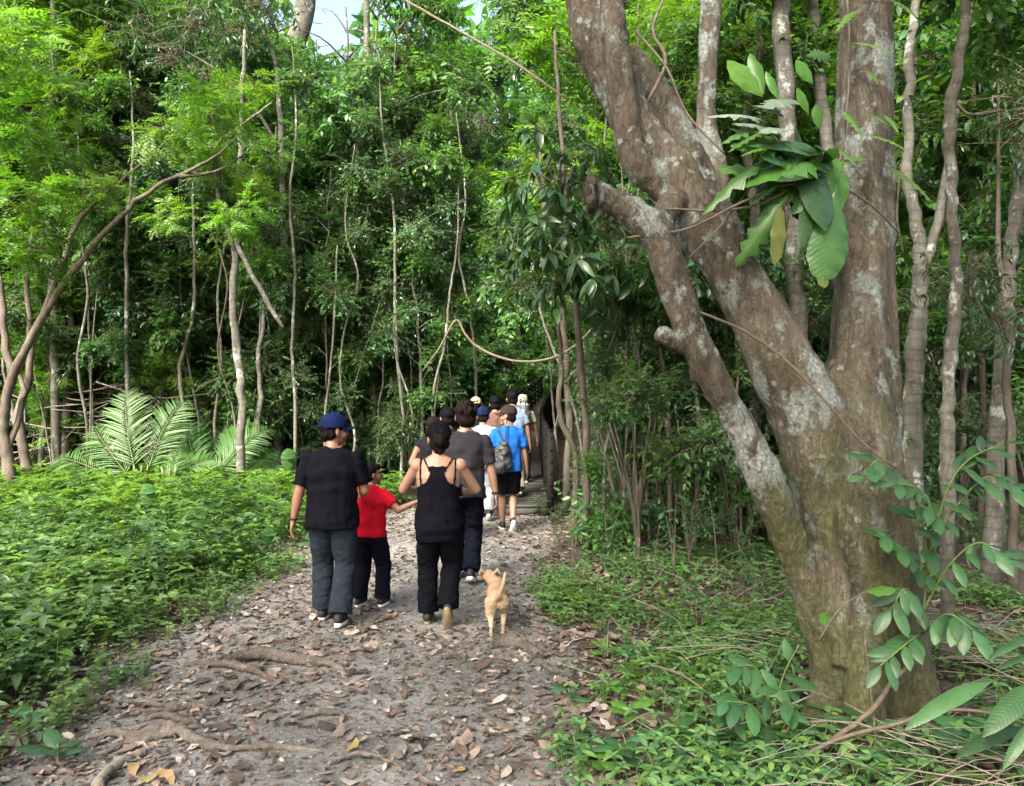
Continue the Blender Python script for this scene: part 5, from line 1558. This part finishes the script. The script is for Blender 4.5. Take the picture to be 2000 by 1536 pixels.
M['sole'] = plain_mat("sole_white", (.72, .72, .70), .6, .1, 30, .1)
M['soleolive'] = plain_mat("sole_olive", (.20, .17, .09), .8, .3, 60, .6)
M['shoe'] = plain_mat("shoe_black", (.015, .015, .018), .6, .3, 40, .2)
M['eye'] = plain_mat("eye_dark", (.01, .008, .007), .2, .1, 10, 0, .5)
M['band'] = plain_mat("wristband", (.012, .012, .014), .5, .2, 30, .1)
M['bag'] = plain_mat("bag_nylon", (.02, .023, .025), .45, .35, 8, .8, .4, None, 0, .05)
M['pack'] = plain_mat("pack_nylon", (.05, .05, .055), .5, .35, 8, .6, .3)


def ik(a, t, l1, l2, pole):
    a, t = np.array(a, float), np.array(t, float)
    d = t - a; L_ = np.linalg.norm(d)
    mx = (l1 + l2) * .998
    if L_ > mx: t = a + d / L_ * mx; d = t - a; L_ = mx
    u = d / L_
    x = (l1 * l1 - l2 * l2 + L_ * L_) / (2 * L_); h = math.sqrt(max(0, l1 * l1 - x * x))
    p = np.array(pole, float); p = p - u * np.dot(p, u); p /= np.linalg.norm(p) + 1e-9
    return a + u * x + p * h, t


def rot(ax, deg): return np.array(Matrix.Rotation(R(deg), 3, ax))


def xf(prim, Rm, t):
    return (np.asarray(prim[0]) @ np.array(Rm).T + np.array(t), prim[1], prim[2])


def hand_prims(w, d, thumb, palm, s, curl=35):
    """palm with four bent fingers of unequal length and a thumb from its side"""
    w, d, thumb, palm = (np.array(v, float) for v in (w, d, thumb, palm))
    d /= np.linalg.norm(d)
    palm = palm - d * np.dot(palm, d); palm /= np.linalg.norm(palm)
    th = np.cross(d, palm); th /= np.linalg.norm(th)
    if np.dot(th, thumb) < 0: th = -th
    fr = np.stack([th, d, palm], 1)
    pr = [ell(w + d * .048 * s, (.040 * s, .052 * s, .017 * s), fr), capsule(w - d * .01, w + d * .03 * s, .024 * s, .022 * s)]
    for i_, (off, ln) in enumerate(((.030, .88), (.010, 1.0), (-.010, .94), (-.029, .74))):
        b = w + d * .085 * s + th * off * s
        a = 0
        dd = d
        for seg, ang in ((.040, curl * .55), (.028, curl), (.022, curl * .6)):
            a += ang
            dd = d * math.cos(R(a)) + palm * math.sin(R(a))
            e = b + dd * seg * ln * s
            pr.append(capsule(b, e, .0098 * s, .0088 * s, 8)); b = e
    b = w + d * .025 * s + th * .030 * s
    e = b + (d * .75 + th * .6 + palm * .25) * .042 * s; pr.append(capsule(b, e, .0125 * s, .0105 * s, 8))
    pr.append(capsule(e, e + (d * .9 + th * .1 + palm * .35) * .030 * s, .0105 * s, .009 * s, 8))
    return pr


def person(label, x, Y, H, yaw=0, zbase=None, skin='tan', bulk=1.0, shirt='black', legs='slate', short=False, sleeve=.62, head_yaw=0, head_pitch=0, hair='short', hairmat='hair', cap=None, cap_dir=0,
           feet=((-.09, .15, 0), (.09, -.12, 0)), hands=((-.27, .03, .80), (.27, .03, .80)), shoe='shoe', sole='sole', vox=.011, lean=4, tank=False, wid=1.0, face=False, hem=.84, bands=(), group="walkers on the path", legw=1.0, neckband=None):
    s = H / 1.75
    root = empty("person", (x, Y, gz(x, Y) if zbase is None else zbase), R(yaw)); tag(root, label, "person", group)
    A = lambda *v: np.array(v, float) * s
    b_ = bulk
    tl = math.tan(R(lean))
    up = lambda z: np.array([0, tl * (z - .92), 0]) * s      # forward lean above the hip
    sh = {}
    body = []
    # head
    hc = A(0, .035, 1.612) + up(1.62)
    HR = (rot('Z', head_yaw) @ rot('X', -head_pitch)) * HS
    hp = [ell(A(0, -.014, .03), A(.076, .094, .088)), ell(A(0, .022, -.04), A(.058, .066, .072)), capsule(A(0, .088, .012), A(0, .110, -.022), .010 * s, .015 * s), ell(A(0, .068, -.098), A(.03, .026, .02)),
          ell(A(.079, -.006, -.012), A(.012, .02, .034), rot('Z', 20)), ell(A(-.079, -.006, -.012), A(.012, .02, .034), rot('Z', -20)), ell(A(0, .078, .034), A(.052, .018, .014)), ell(A(0, .088, -.058), A(.024, .012, .008)), ell(A(0, .086, -.069), A(.022, .012, .008)),
          ell(A(.045, .05, -.03), A(.028, .035, .035)), ell(A(-.045, .05, -.03), A(.028, .035, .035))]
    body += [xf(p, HR, hc) for p in hp]
    nb = A(0, -.005, 1.45) + up(1.45)
    body.append(capsule(nb, hc + HR @ A(0, -.02, -.05), .060 * s * (1 + (b_ - 1) * .4), .054 * s))
    # torso core
    tz = (.90, 1.02, 1.15, 1.28, 1.38, 1.435, 1.475)
    trx = np.array((.165 * b_, .148 * b_, .158 * b_, .172 * b_, .172 * wid, .135, .07)) * s
    try_ = np.array((.115 * b_, .105 * b_, .112 * b_, .12 * b_, .102, .078, .058)) * s
    body.append(loft([A(0, 0, z) + up(z) for z in tz], trx, try_))
    # arms
    for sg, hd in ((-1, hands[0]), (1, hands[1])):
        S = A(sg * .178 * wid, 0, 1.385) + up(1.385)
        hd_ = np.array(hd[:3], float) * s
        pole = hd[3] if len(hd) > 3 else (sg * .35, -1, -.1)
        E, W = ik(S, hd_, .285 * s, .25 * s, pole)
        sh[sg] = (S, E, W)
        k = .5 + .5 * b_
        body += [ell(S, np.array((.062, .058, .06)) * s * k * (1 if tank else .7)), capsule(S, E, .050 * s * k, .042 * s * k), capsule(E, E * .6 + W * .4, .042 * s * k, .040 * s * k), capsule(E * .6 + W * .4, W, .040 * s * k, .026 * s)]
        fd = (W - E) / np.linalg.norm(W - E)
        body += hand_prims(W, fd, (0, 1, .3), (-sg, .2, 0), s)
    # legs
    jt = {}
    for sg, ft in ((-1, feet[0]), (1, feet[1])):
        fx, fy, pit = ft[:3]
        ball = A(fx, fy + .13, 0) + np.array([0, 0, ft[3] * s if len(ft) > 3 else 0])
        FR_ = rot('X', -pit)
        ank = ball + FR_ @ A(0, -.13, .085)
        Hj = A(sg * .088 * b_, 0, .90)
        K, an = ik(Hj, ank, .425 * s, .415 * s, (sg * .05, 1, 0))
        jt[sg] = (Hj, K, an, ball, FR_)
        if short:
            body += [capsule(Hj, K, .075 * s, .056 * s), capsule(K, K * .65 + an * .35, .054 * s, .056 * s), capsule(K * .65 + an * .35, an, .056 * s, .036 * s)]
        else:
            body += [capsule(Hj, K, .06 * s, .045 * s), capsule(K, an, .045 * s, .035 * s)]
    bo = fuse("body", body, min(vox, .0075) if vox < .012 else vox * .8, SK[skin], root, 2)
    # top
    folds = ((6, 6, 15, .016 * s, x * 3), (16, 16, 8, .009 * s, Y))
    if not tank:
        zz = (hem, .93, 1.04, 1.16, 1.28, 1.37, 1.425, 1.455, 1.478)
        rx = np.array((.200 * b_, .192 * b_, .184 * b_, .184 * b_, .192 * b_, .186 * wid, .158 * wid, .118, .080)) * s
        ry = np.array((.150 * b_, .142 * b_, .130 * b_, .130 * b_, .136 * b_, .118, .096, .082, .068)) * s
        pr = [loft([A(0, 0, z) + up(z) for z in zz], rx, ry)]
        for sg in (-1, 1):
            S, E, W = sh[sg]
            e = S + (E - S) * sleeve * 1.15
            d = (E - S) / np.linalg.norm(E - S)
            pr += [loft([S - d * .02 * s + np.array([-sg * .03 * s, 0, .01 * s]), S + d * .05 * s, e], np.array((.058, .068, .076)) * s, np.array((.058, .066, .072)) * s, (0, 1, 0), 14), ell(S, np.array((.062, .062, .060)) * s)]
        fuse("shirt", pr, vox, CL_[shirt], root, 3, folds)
        if neckband:
            pts = [A(.072 * math.cos(a), .064 * math.sin(a) - .003, 1.478 + .012 * math.sin(a)) + up(1.478) for a in np.linspace(0, 6.283, 20)]
            mb = MB(); mb.add(*tube(pts, .008 * s, 6)); mb.obj("collar", SK[neckband] if neckband in SK else CL_[neckband], root)
    else:
        # cut from the skin of the body: racer back with thin straps
        me = bo.data
        n = len(me.vertices)
        co = np.zeros(n * 3, np.float32); no = np.zeros(n * 3, np.float32)
        me.vertices.foreach_get("co", co); me.vertices.foreach_get("normal", no)
        co = co.reshape(-1, 3); no = no.reshape(-1, 3)
        ax, zz = np.abs(co[:, 0]), co[:, 2]
        back = co[:, 1] < .05
        w = np.interp(zz, (1.06, 1.09, 1.12, 1.17, 1.22, 1.285), (.30, .20, .155, .085, .06, .068))
        m_ = (zz < 1.285) & (zz > .80) & (ax < w) & (ax < .175)
        vx = np.interp(zz, (1.25, 1.36), (.062, .125)); m_ |= (np.abs(ax - vx) < .011) & (zz > 1.24) & (zz < 1.42)
        m_ |= (np.abs(ax - np.interp(zz, (1.1, 1.36), (.128, .142))) < .009) & (zz > 1.08) & (zz < 1.42)
        m_ |= (~back) & (zz < 1.2) & (zz > .8) & (ax < .175)
        pol = [tuple(p.vertices) for p in me.polygons if all(m_[v] for v in p.vertices)]
        used = sorted({v for p in pol for v in p}); mp = {v: i_ for i_, v in enumerate(used)}
        mb = MB(); mb.add(co[used] + no[used] * .006, [[mp[v] for v in p] for p in pol if len(p) == 3], [[mp[v] for v in p] for p in pol if len(p) == 4])
        mb.obj("tank_top", CL_[shirt], root)
        zz = (.68, .78, .88, .99, 1.08)
        pr = [loft([A(0, 0, z / s) + up(z / s) for z in zz], np.array((.168, .196, .190, .168, .154)), np.array((.118, .142, .134, .120, .116)))]
        fuse("tunic", pr, vox, CL_[shirt], root, 3, folds)
    # legwear
    pr = [loft([A(0, 0, .80), A(0, 0, .88), A(0, 0, .96), A(0, 0, 1.0)], np.array((.155, .170, .158, .14)) * s * b_, np.array((.115, .122, .112, .10)) * s * b_)]
    for sg in (-1, 1):
        Hj, K, an, ball, FR_ = jt[sg]
        if short:
            e = Hj + (K - Hj) * .92
            pr += [loft([Hj + A(0, 0, .04), (Hj + e) / 2, e], np.array((.10, .10, .098)) * s, np.array((.115, .11, .10)) * s, (1, 0, 0), 16)]
        else:
            e = an + (K - an) / np.linalg.norm(K - an) * .012 * s
            pr += [loft([Hj + A(0, 0, .04), Hj * .5 + K * .5, K, K * .5 + an * .5, e], np.array((.088, .098, .086, .082, .088)) * s * legw * (.5 + .5 * b_), np.array((.105, .106, .09, .088, .094)) * s * legw, (1, 0, 0), 18)]
    fuse("shorts" if short else "trousers", pr, vox, CL_[legs], root, 2, ((9, 9, 14, .014 * s, Y * 2), (24, 24, 30, .006 * s, x)) if False else ((8, 8, 13, .011 * s, Y * 2), (20, 20, 34, .007 * s, x)))
    # shoes
    for sg in (-1, 1):
        Hj, K, an, ball, FR_ = jt[sg]
        o0 = ball - FR_ @ A(0, .13, 0)
        sp_ = [ell(A(0, .06, .05), A(.047, .13, .045)), ell(A(0, -.035, .06), A(.042, .055, .055)), ell(A(0, 0, .085), A(.045, .055, .05)), ell(A(0, .13, .04), A(.047, .07, .034))]
        sp2 = []
        for p in sp_:
            v = np.array(p[0]); v[:, 2] = np.maximum(v[:, 2], .018 * s); sp2.append(xf((v, p[1], p[2]), FR_, o0))
        so = fuse("shoe", sp2, max(.008, vox * .8), M[shoe], root, 1)
        out = [(.043 * math.copysign(abs(math.sin(a)) ** .7, math.sin(a)) * (1.12 if math.cos(a) > 0 else .95), .058 - .145 * -math.cos(a)) for a in np.linspace(0, 6.283, 25)[:-1]]
        V = [A(u, v, .0) for u, v in out] + [A(u * 1.03, v, .032) for u, v in out] + [A(0, .05, 0), A(0, .05, .026)]
        n = len(out); Q = [(i_, (i_ + 1) % n, n + (i_ + 1) % n, n + i_) for i_ in range(n)]
        T = [(2 * n, (i_ + 1) % n, i_) for i_ in range(n)] + [(2 * n + 1, n + i_, n + (i_ + 1) % n) for i_ in range(n)]
        mb = MB(); mb.add(np.array(V) @ FR_.T + o0, T, Q); mb.obj("sole", M[sole], so, False)
    # hair
    hv = max(.008, vox * .8)
    if hair == 'short':
        hpz = [ell(A(0, -.024, .042), A(.085, .096, .088)), ell(A(0, -.045, -.02), A(.078, .062, .07)), ell(A(0, .03, .075), A(.07, .055, .045))]
    elif hair == 'thick':
        hpz = [ell(A(0, -.022, .045), A(.092, .104, .096)), ell(A(0, -.055, -.02), A(.080, .066, .08)), ell(A(.05, -.03, -.0), A(.042, .05, .06)), ell(A(-.05, -.03, 0), A(.042, .05, .06))]
        for q in range(26):
            a, e = rng.uniform(0, 6.28), rng.uniform(-.2, 1.4)
            hpz.append(ell(A(.086 * math.cos(a) * math.cos(e), -.03 + .098 * math.sin(a) * math.cos(e) * (1 if math.sin(a) < .3 else .5), .045 + .09 * math.sin(e)), A(.02, .02, .018)))
    elif hair == 'bun':
        hpz = [ell(A(0, -.030, .03), A(.086, .092, .09)), ell(A(0, -.05, -.035), A(.076, .06, .075)), ell(A(0, -.105, -.02), A(.05, .04, .05)), ell(A(0, -.06, -.09), A(.045, .035, .04))]
    else:  # long
        hpz = [ell(A(0, -.030, .03), A(.088, .098, .092)), ell(A(0, -.05, -.06), A(.088, .07, .11)), ell(A(0, -.06, -.15), A(.08, .05, .09))]
    fuse("hair", [xf(p, HR, hc) for p in hpz], hv, M[hairmat], root, 1, ((40, 40, 14, .010 * s, 3), (90, 90, 40, .004 * s, 7)))
    if face:
        for sg in (-1, 1):
            mb = MB(); mb.add(*xf(ell(A(sg * .031, .083, .012), A(.013, .008, .007)), HR, hc)); mb.obj("eye", M['eye'], root)
            mb = MB(); mb.add(*xf(capsule(A(sg * .018, .092, .032), A(sg * .05, .078, .034), .004 * s, .003 * s, 6), HR, hc)); mb.obj("eyebrow", M['hair'], root)
    if cap:
        V, Q, T = [], [], []
        nr, ns = 8, 28
        for i_ in range(nr + 1):
            e = R(86) * i_ / nr
            for j_ in range(ns):
                a = 6.2832 * j_ / ns
                rr2 = math.cos(e) ** .85
                ridge = 1 + .008 * math.cos(6 * a)
                V.append(A(.096 * rr2 * math.cos(a) * ridge, -.010 + .110 * rr2 * math.sin(a) * ridge, .028 + .108 * math.sin(e)))
        for i_ in range(nr):
            for j_ in range(ns): Q.append((i_ * ns + j_, i_ * ns + (j_ + 1) % ns, (i_ + 1) * ns + (j_ + 1) % ns, (i_ + 1) * ns + j_))
        V.append(A(0, -.01, .137)); T += [(nr * ns + j_, nr * ns + (j_ + 1) % ns, len(V) - 1) for j_ in range(ns)]
        CR = HR @ rot('Z', cap_dir)
        mb = MB(); mb.add(*xf((np.array(V), T, Q), CR, hc)); mb.add(*xf(ell(A(0, -.01, .138), A(.010, .010, .007)), CR, hc))
        co_ = mb.obj("cap", M[cap], root)
        # curved brim with thickness
        V, Q = [], []
        nu, nv = 13, 5
        for lay in (0, -.006):
            for v in range(nv):
                for u in range(nu):
                    t = -1 + 2 * u / (nu - 1)
                    ww = .088
                    yb = .105 * math.sqrt(max(0, 1 - (t * ww / .098) ** 2)) - .012
                    y = yb + (v / (nv - 1)) * .078 * (1 - .55 * t * t)
                    V.append(A(t * ww * (1 - .08 * v / (nv - 1)), y, .036 - .022 * t * t - .012 * v / (nv - 1) + lay))
        o_ = nu * nv
        for v in range(nv - 1):
            for u in range(nu - 1):
                a = v * nu + u
                Q += [(a, a + 1, a + nu + 1, a + nu), (o_ + a, o_ + a + nu, o_ + a + nu + 1, o_ + a + 1)]
        for u in range(nu - 1):
            a = (nv - 1) * nu + u; Q += [(a, a + 1, o_ + a + 1, o_ + a)]
        mb = MB(); mb.add(*xf((np.array(V), None, Q), CR, hc)); mb.obj("brim", M[cap], co_)
        # strap and opening at the back
        pts = [A(.03 * t, -.118 + .008 * t * t, .035) for t in np.linspace(-1, 1, 7)]
        mb = MB(); mb.add(*xf(tube(pts, .007 * s, 6), CR, hc)); mb.obj("strap", M[cap], co_)
    for sg in bands:
        S, E, W = sh[sg]
        d = (W - E) / np.linalg.norm(W - E)
        u = np.cross(d, (0, 1, 0)); u /= np.linalg.norm(u); v = np.cross(d, u)
        pts = [W - d * .015 * s + (u * math.cos(a) + v * math.sin(a)) * .031 * s for a in np.linspace(0, 6.283, 16)]
        mb = MB(); mb.add(*tube(pts, .010 * s, 6)); mb.obj("wristband", M['band'], root)
    return root, sh, jt


def at(px, Y): return (px - 1000) / FPX * Y


person("man in black T-shirt, navy cap and dark grey trousers walking with his head turned", at(648, 6.25), 6.25, 1.68, yaw=0, skin='tan', bulk=1.16, wid=1.15, shirt='black', legs='slate', head_yaw=-52, cap='capnavy', hair='short', hem=.80,
       feet=((-.10, .12, 0), (.09, -.12, 6)), hands=((-.335, -.02, .79), (.20, .30, 1.05)), bands=(-1,), sleeve=.72, legw=1.02, face=True, neckband='tan', vox=.009)
person("small boy in a red T-shirt reaching out to the woman beside him", at(722, 6.75), 6.75, 1.24, yaw=-14, skin='tan', bulk=1.12, wid=.95, shirt='red', legs='navy', head_yaw=-50, hair='short', hem=.86,
       feet=((-.13, -.02, 0), (.14, .06, 0)), hands=((-.24, .2, 1.0), (.60, .05, 1.30, (0, -.3, -1))), sleeve=.6, legw=1.08, face=True, vox=.008)
person("woman in black racerback top, black cap and black flared trousers, one heel lifted", at(856, 6.2), 6.2, 1.62, yaw=0, skin='light', bulk=1.12, wid=1.02, shirt='black', legs='black', tank=True, head_yaw=8, head_pitch=8, hair='bun', cap='capblack', shoe='shoe', sole='soleolive',
       feet=((-.10, .10, 0), (.085, -.16, 58)), hands=((-.20, .36, 1.12, (-1, -.5, -.6)), (.20, .36, 1.12, (1, -.5, -.6))), vox=.0085, legw=1.0)
person("dark-haired man in a charcoal T-shirt walking directly beyond the woman", at(908, 7.55), 7.55, 1.76, yaw=0, skin='light', bulk=1.05, wid=1.08, shirt='grey', legs='navy', hair='thick', hairmat='hairbr', head_yaw=8,
       feet=((-.10, .20, 0), (.06, -.10, 20)), hands=((-.28, .06, .82), (.31, .02, .80)), bands=(1,), sleeve=.72, hem=.83, neckband='light', vox=.010)
_, shH, _ = person("man in a bright blue T-shirt and dark shorts with a drawstring bag, face in profile", at(993, 10.3), 10.3, 1.68, yaw=6, skin='light', bulk=.98, shirt='blue', legs='shorts', short=True, head_yaw=62, cap='capbrown', hair='short', hairmat='hairbr',
       feet=((-.06, .25, 0), (.06, -.16, 52)), hands=((-.24, .24, .98), (.27, .10, .84)), sleeve=.66, face=True, vox=.013)
person("walker in a pale blue T-shirt and navy cap ahead of the charcoal T-shirt", at(943, 11.3), 11.3, 1.64, yaw=0, skin='tan', shirt='pale', legs='white', cap='capnavy', hair='short', feet=((-.1, .2, 0), (.10, -.2, 30)), hands=((-.27, .05, .82), (.27, .1, .84)), vox=.014, bulk=1.08)
person("walker in a black cap and dark top left of the charcoal T-shirt", at(872, 9.8), 9.8, 1.66, yaw=-5, skin='tan', shirt='dark', legs='navy', cap='capblack', hair='short', head_yaw=14, feet=((-.09, .1, 0), (.09, -.1, 10)), vox=.014, neckband='cream')
person("bare-armed woman with dark hair down, far left of the walking group", at(846, 9.3), 9.3, 1.58, yaw=0, skin='tan', shirt='dark', legs='navy', hair='long', hairmat='hairbr', sleeve=.12, feet=((-.09, -.1, 10), (.09, .1, 0)), hands=((-.26, .25, 1.02), (.2, .2, 1.0)), vox=.014)
person("walker in a rust-coloured top and black cap, partly hidden by the blue T-shirt", at(967, 12.2), 12.2, 1.62, yaw=0, skin='tan', shirt='rust', legs='dark', cap='capblack', hair='short', zbase=.18, vox=.015, feet=((-.09, .1, 0), (.09, -.1, 10)))
person("tall stooping walker in a washed-out blue shirt and khaki trousers at the walkway's start", at(1002, 12.6), 12.6, 1.72, yaw=6, skin='tan', shirt='ice', legs='khaki', cap='capblack', hair='short', zbase=.17, lean=9, vox=.014, bulk=1.1, feet=((-.1, .1, 0), (.1, -.15, 20)), hands=((-.27, .1, .85), (.30, .05, .80)))
person("walker wearing a cream cap at the head of the left file", at(929, 13.4), 13.4, 1.60, yaw=0, skin='tan', shirt='dark', legs='dark', cap='capcream', hair='short', zbase=.17, vox=.016)
person("walker with a pale cloth over the head and a cream shirt on the boardwalk", at(1020, 14.6), 14.6, 1.62, yaw=-4, skin='tan', shirt='cream', legs='dark', cap='capcream', hair='short', zbase=deck_z(14.6), vox=.016, hands=((-.27, .05, .82), (.30, .05, .86)))
person("farthest walker, a dark figure ahead on the boardwalk", at(1006, 17.2), 17.2, 1.62, yaw=0, skin='tan', shirt='dark', legs='dark', cap='capblack', hair='short', zbase=deck_z(17.2), vox=.017)

# drawstring bag on the back of the man in blue
bx, by = at(993, 10.3), 10.3
b0 = Vector((bx - .10, by - .175, gz(bx, by) + .92))
bag = empty("drawstring_bag", b0); tag(bag, "dark grey drawstring bag on the back of the man in blue", "bag")
fuse("bag_body", [ell((0, 0, .02), (.155, .075, .14)), ell((.02, 0, .14), (.11, .06, .12)), ell((.045, .01, .25), (.05, .045, .06)), ell((-.05, -.01, -.06), (.11, .07, .08))], .011, M['bag'], bag, 2, ((14, 14, 10, .022, 2), (30, 30, 22, .008, 6)))
mb = MB(); mb.add(*tube(spline([(.05, .0, .28), (.06, .03, .40), (.07, .07, .52), (.09, .16, .57)], 10), .010, 6)); mb.obj("strap", M['bag'], bag)
mb = MB(); mb.add(*tube(spline([(.04, .0, .28), (-.02, .03, .40), (-.05, .08, .52), (-.05, .18, .57)], 10), .010, 6)); mb.obj("strap", M['bag'], bag)
mb = MB(); mb.add(*tube([(.045 + .05 * math.cos(a), .01 + .045 * math.sin(a), .255) for a in np.linspace(0, 6.283, 14)], .012, 6)); mb.obj("drawstring_collar", M['bag'], bag)

# backpack of the walker on the boardwalk
bx, by = at(1020, 14.6), 14.6
pk = empty("backpack", (bx, by - .19, deck_z(by) + 1.02)); tag(pk, "dark backpack on the walker with the pale head cloth", "backpack")
fuse("pack_body", [loft([(0, 0, -.02), (0, -.01, .1), (0, -.01, .3), (0, .01, .42)], (.13, .15, .15, .10), (.08, .10, .10, .06))], .014, M['pack'], pk, 3, ((12, 12, 12, .02, 2),))
fuse("pocket", [ell((0, -.10, .1), (.11, .04, .09))], .014, M['pack'], pk, 2)
for s_ in (-1, 1):
    mb = MB(); mb.add(*tube(spline([(s_ * .09, .02, .38), (s_ * .12, .10, .42), (s_ * .13, .2, .36)], 8), .02, 6)); mb.obj("strap", M['pack'], pk)

# head cloth of that walker
hcx = empty("head_cloth", (bx + .005, by + .10, deck_z(by) + 1.42)); tag(hcx, "pale patterned cloth hanging from the head of the walker on the boardwalk", "cloth")
mcl = plain_mat("patterned_cloth", (.27, .3, .34), .85, .6, 26, .3, .2)
fuse("drape", [ell((0, -.03, .10), (.105, .115, .125)), loft([(0, -.05, .1), (0, -.09, -.04), (0, -.11, -.14)], (.10, .11, .13), (.08, .06, .04))], .012, mcl, hcx, 2, ((16, 16, 12, .02, 4),))

# ------------------------------------------------------------------ dog
m, N, L = newmat("dog_fur")
tc = N.new("ShaderNodeTexCoord"); sx = N.new("ShaderNodeSeparateXYZ"); L.new(tc.outputs["Object"], sx.inputs[0])
n1 = noise_n(N, L, tc.outputs["Object"], 7, 4)
ad = N.new("ShaderNodeMath"); ad.operation = 'MULTIPLY_ADD'; ad.inputs[1].default_value = .35; L.new(n1.outputs[0], ad.inputs[0]); L.new(sx.outputs[2], ad.inputs[2])
rp = ramp(N, [(.22, (.40, .33, .25)), (.42, (.345, .262, .175)), (.62, (.31, .22, .14))]); L.new(ad.outputs[0], rp.inputs[0])
n2 = noise_n(N, L, tc.outputs["Object"], 60, 4, .6, (3, 3, .6))
r2 = ramp(N, [(.3, (.72, .72, .72)), (.7, (1.18, 1.18, 1.18))]); L.new(n2.outputs[0], r2.inputs[0])
c = mixrgb(N, L, 1.0, rp.outputs[0], r2.outputs[0], 'MULTIPLY')
b = N.new("ShaderNodeBsdfPrincipled"); L.new(c, b.inputs["Base Color"]); b.inputs["Roughness"].default_value = .8; b.inputs["Specular IOR Level"].default_value = .15
bp = N.new("ShaderNodeBump"); bp.inputs["Strength"].default_value = .5; bp.inputs["Distance"].default_value = .01; L.new(n2.outputs[0], bp.inputs["Height"]); L.new(bp.outputs[0], b.inputs["Normal"])
out = N.new("ShaderNodeOutputMaterial"); L.new(b.outputs[0], out.inputs[0])
M['fur'] = m
dx, dy = at(970, 6.0), 6.0
dog = empty("dog", (dx, dy + .12, gz(dx, dy)), R(2)); tag(dog, "short-haired tan dog trotting away with its tail up and head turned left", "dog")
D = []
D.append(loft([(0, -.20, .345), (0, -.12, .36), (0, 0, .345), (.0, .14, .335), (0, .24, .36), (0, .30, .40)], (.062, .085, .085, .098, .085, .06), (.07, .088, .085, .115, .10, .07)))
D += [capsule((0, .26, .40), (-.05, .33, .43), .075, .06), ell((-.075, .36, .46), (.064, .072, .066)), capsule((-.10, .38, .45), (-.165, .41, .42), .04, .028), ell((-.18, .417, .418), (.019, .021, .019))]
for sg in (-1, 1):
    yo = .05 * sg
    D += [capsule((sg * .05, -.16, .33), (sg * .062, -.11 + yo, .21), .072, .048), capsule((sg * .062, -.11 + yo, .21), (sg * .055, -.20 + yo, .115), .036, .02), capsule((sg * .055, -.20 + yo, .115), (sg * .055, -.185 + yo, .03), .018, .016), ell((sg * .055, -.165 + yo, .016), (.022, .034, .016))]
    D += [capsule((sg * .06, .20, .32), (sg * .055, .19 - yo, .19), .045, .026), capsule((sg * .055, .19 - yo, .19), (sg * .055, .20 - yo, .03), .02, .016), ell((sg * .055, .215 - yo, .016), (.022, .034, .016))]
# ears fold outwards
D += [ell((-.128, .335, .51), (.015, .028, .05), rot('Y', -38)), ell((-.162, .325, .505), (.013, .028, .042), rot('Y', 20)), ell((-.01, .33, .51), (.015, .028, .05), rot('Y', 38)), ell((.028, .32, .505), (.013, .028, .042), rot('Y', -25))]
tl_ = spline([(0, -.20, .37), (.012, -.26, .41), (.035, -.28, .48), (.06, -.26, .57), (.075, -.22, .64)], 12)
D.append(tube(tl_, np.interp(np.linspace(0, 1, 12), (0, .3, 1), (.032, .027, .014)), 10))
db = fuse("body", D, .0065, M['fur'], dog, 3, ((30, 30, 30, .004, 1),))
dog.scale = (.84, .84, .78)
mb = MB(); mb.add(*ell((-.197, .42, .418), (.012, .012, .010))); mb.obj("nose", M['eye'], dog)
for (ex, ey, ez) in ((-.118, .415, .475),):
    mb = MB(); mb.add(*ell((ex, ey, ez), (.008, .008, .008))); mb.obj("eye", M['eye'], dog)

bpy.data.scenes.remove(TMP)
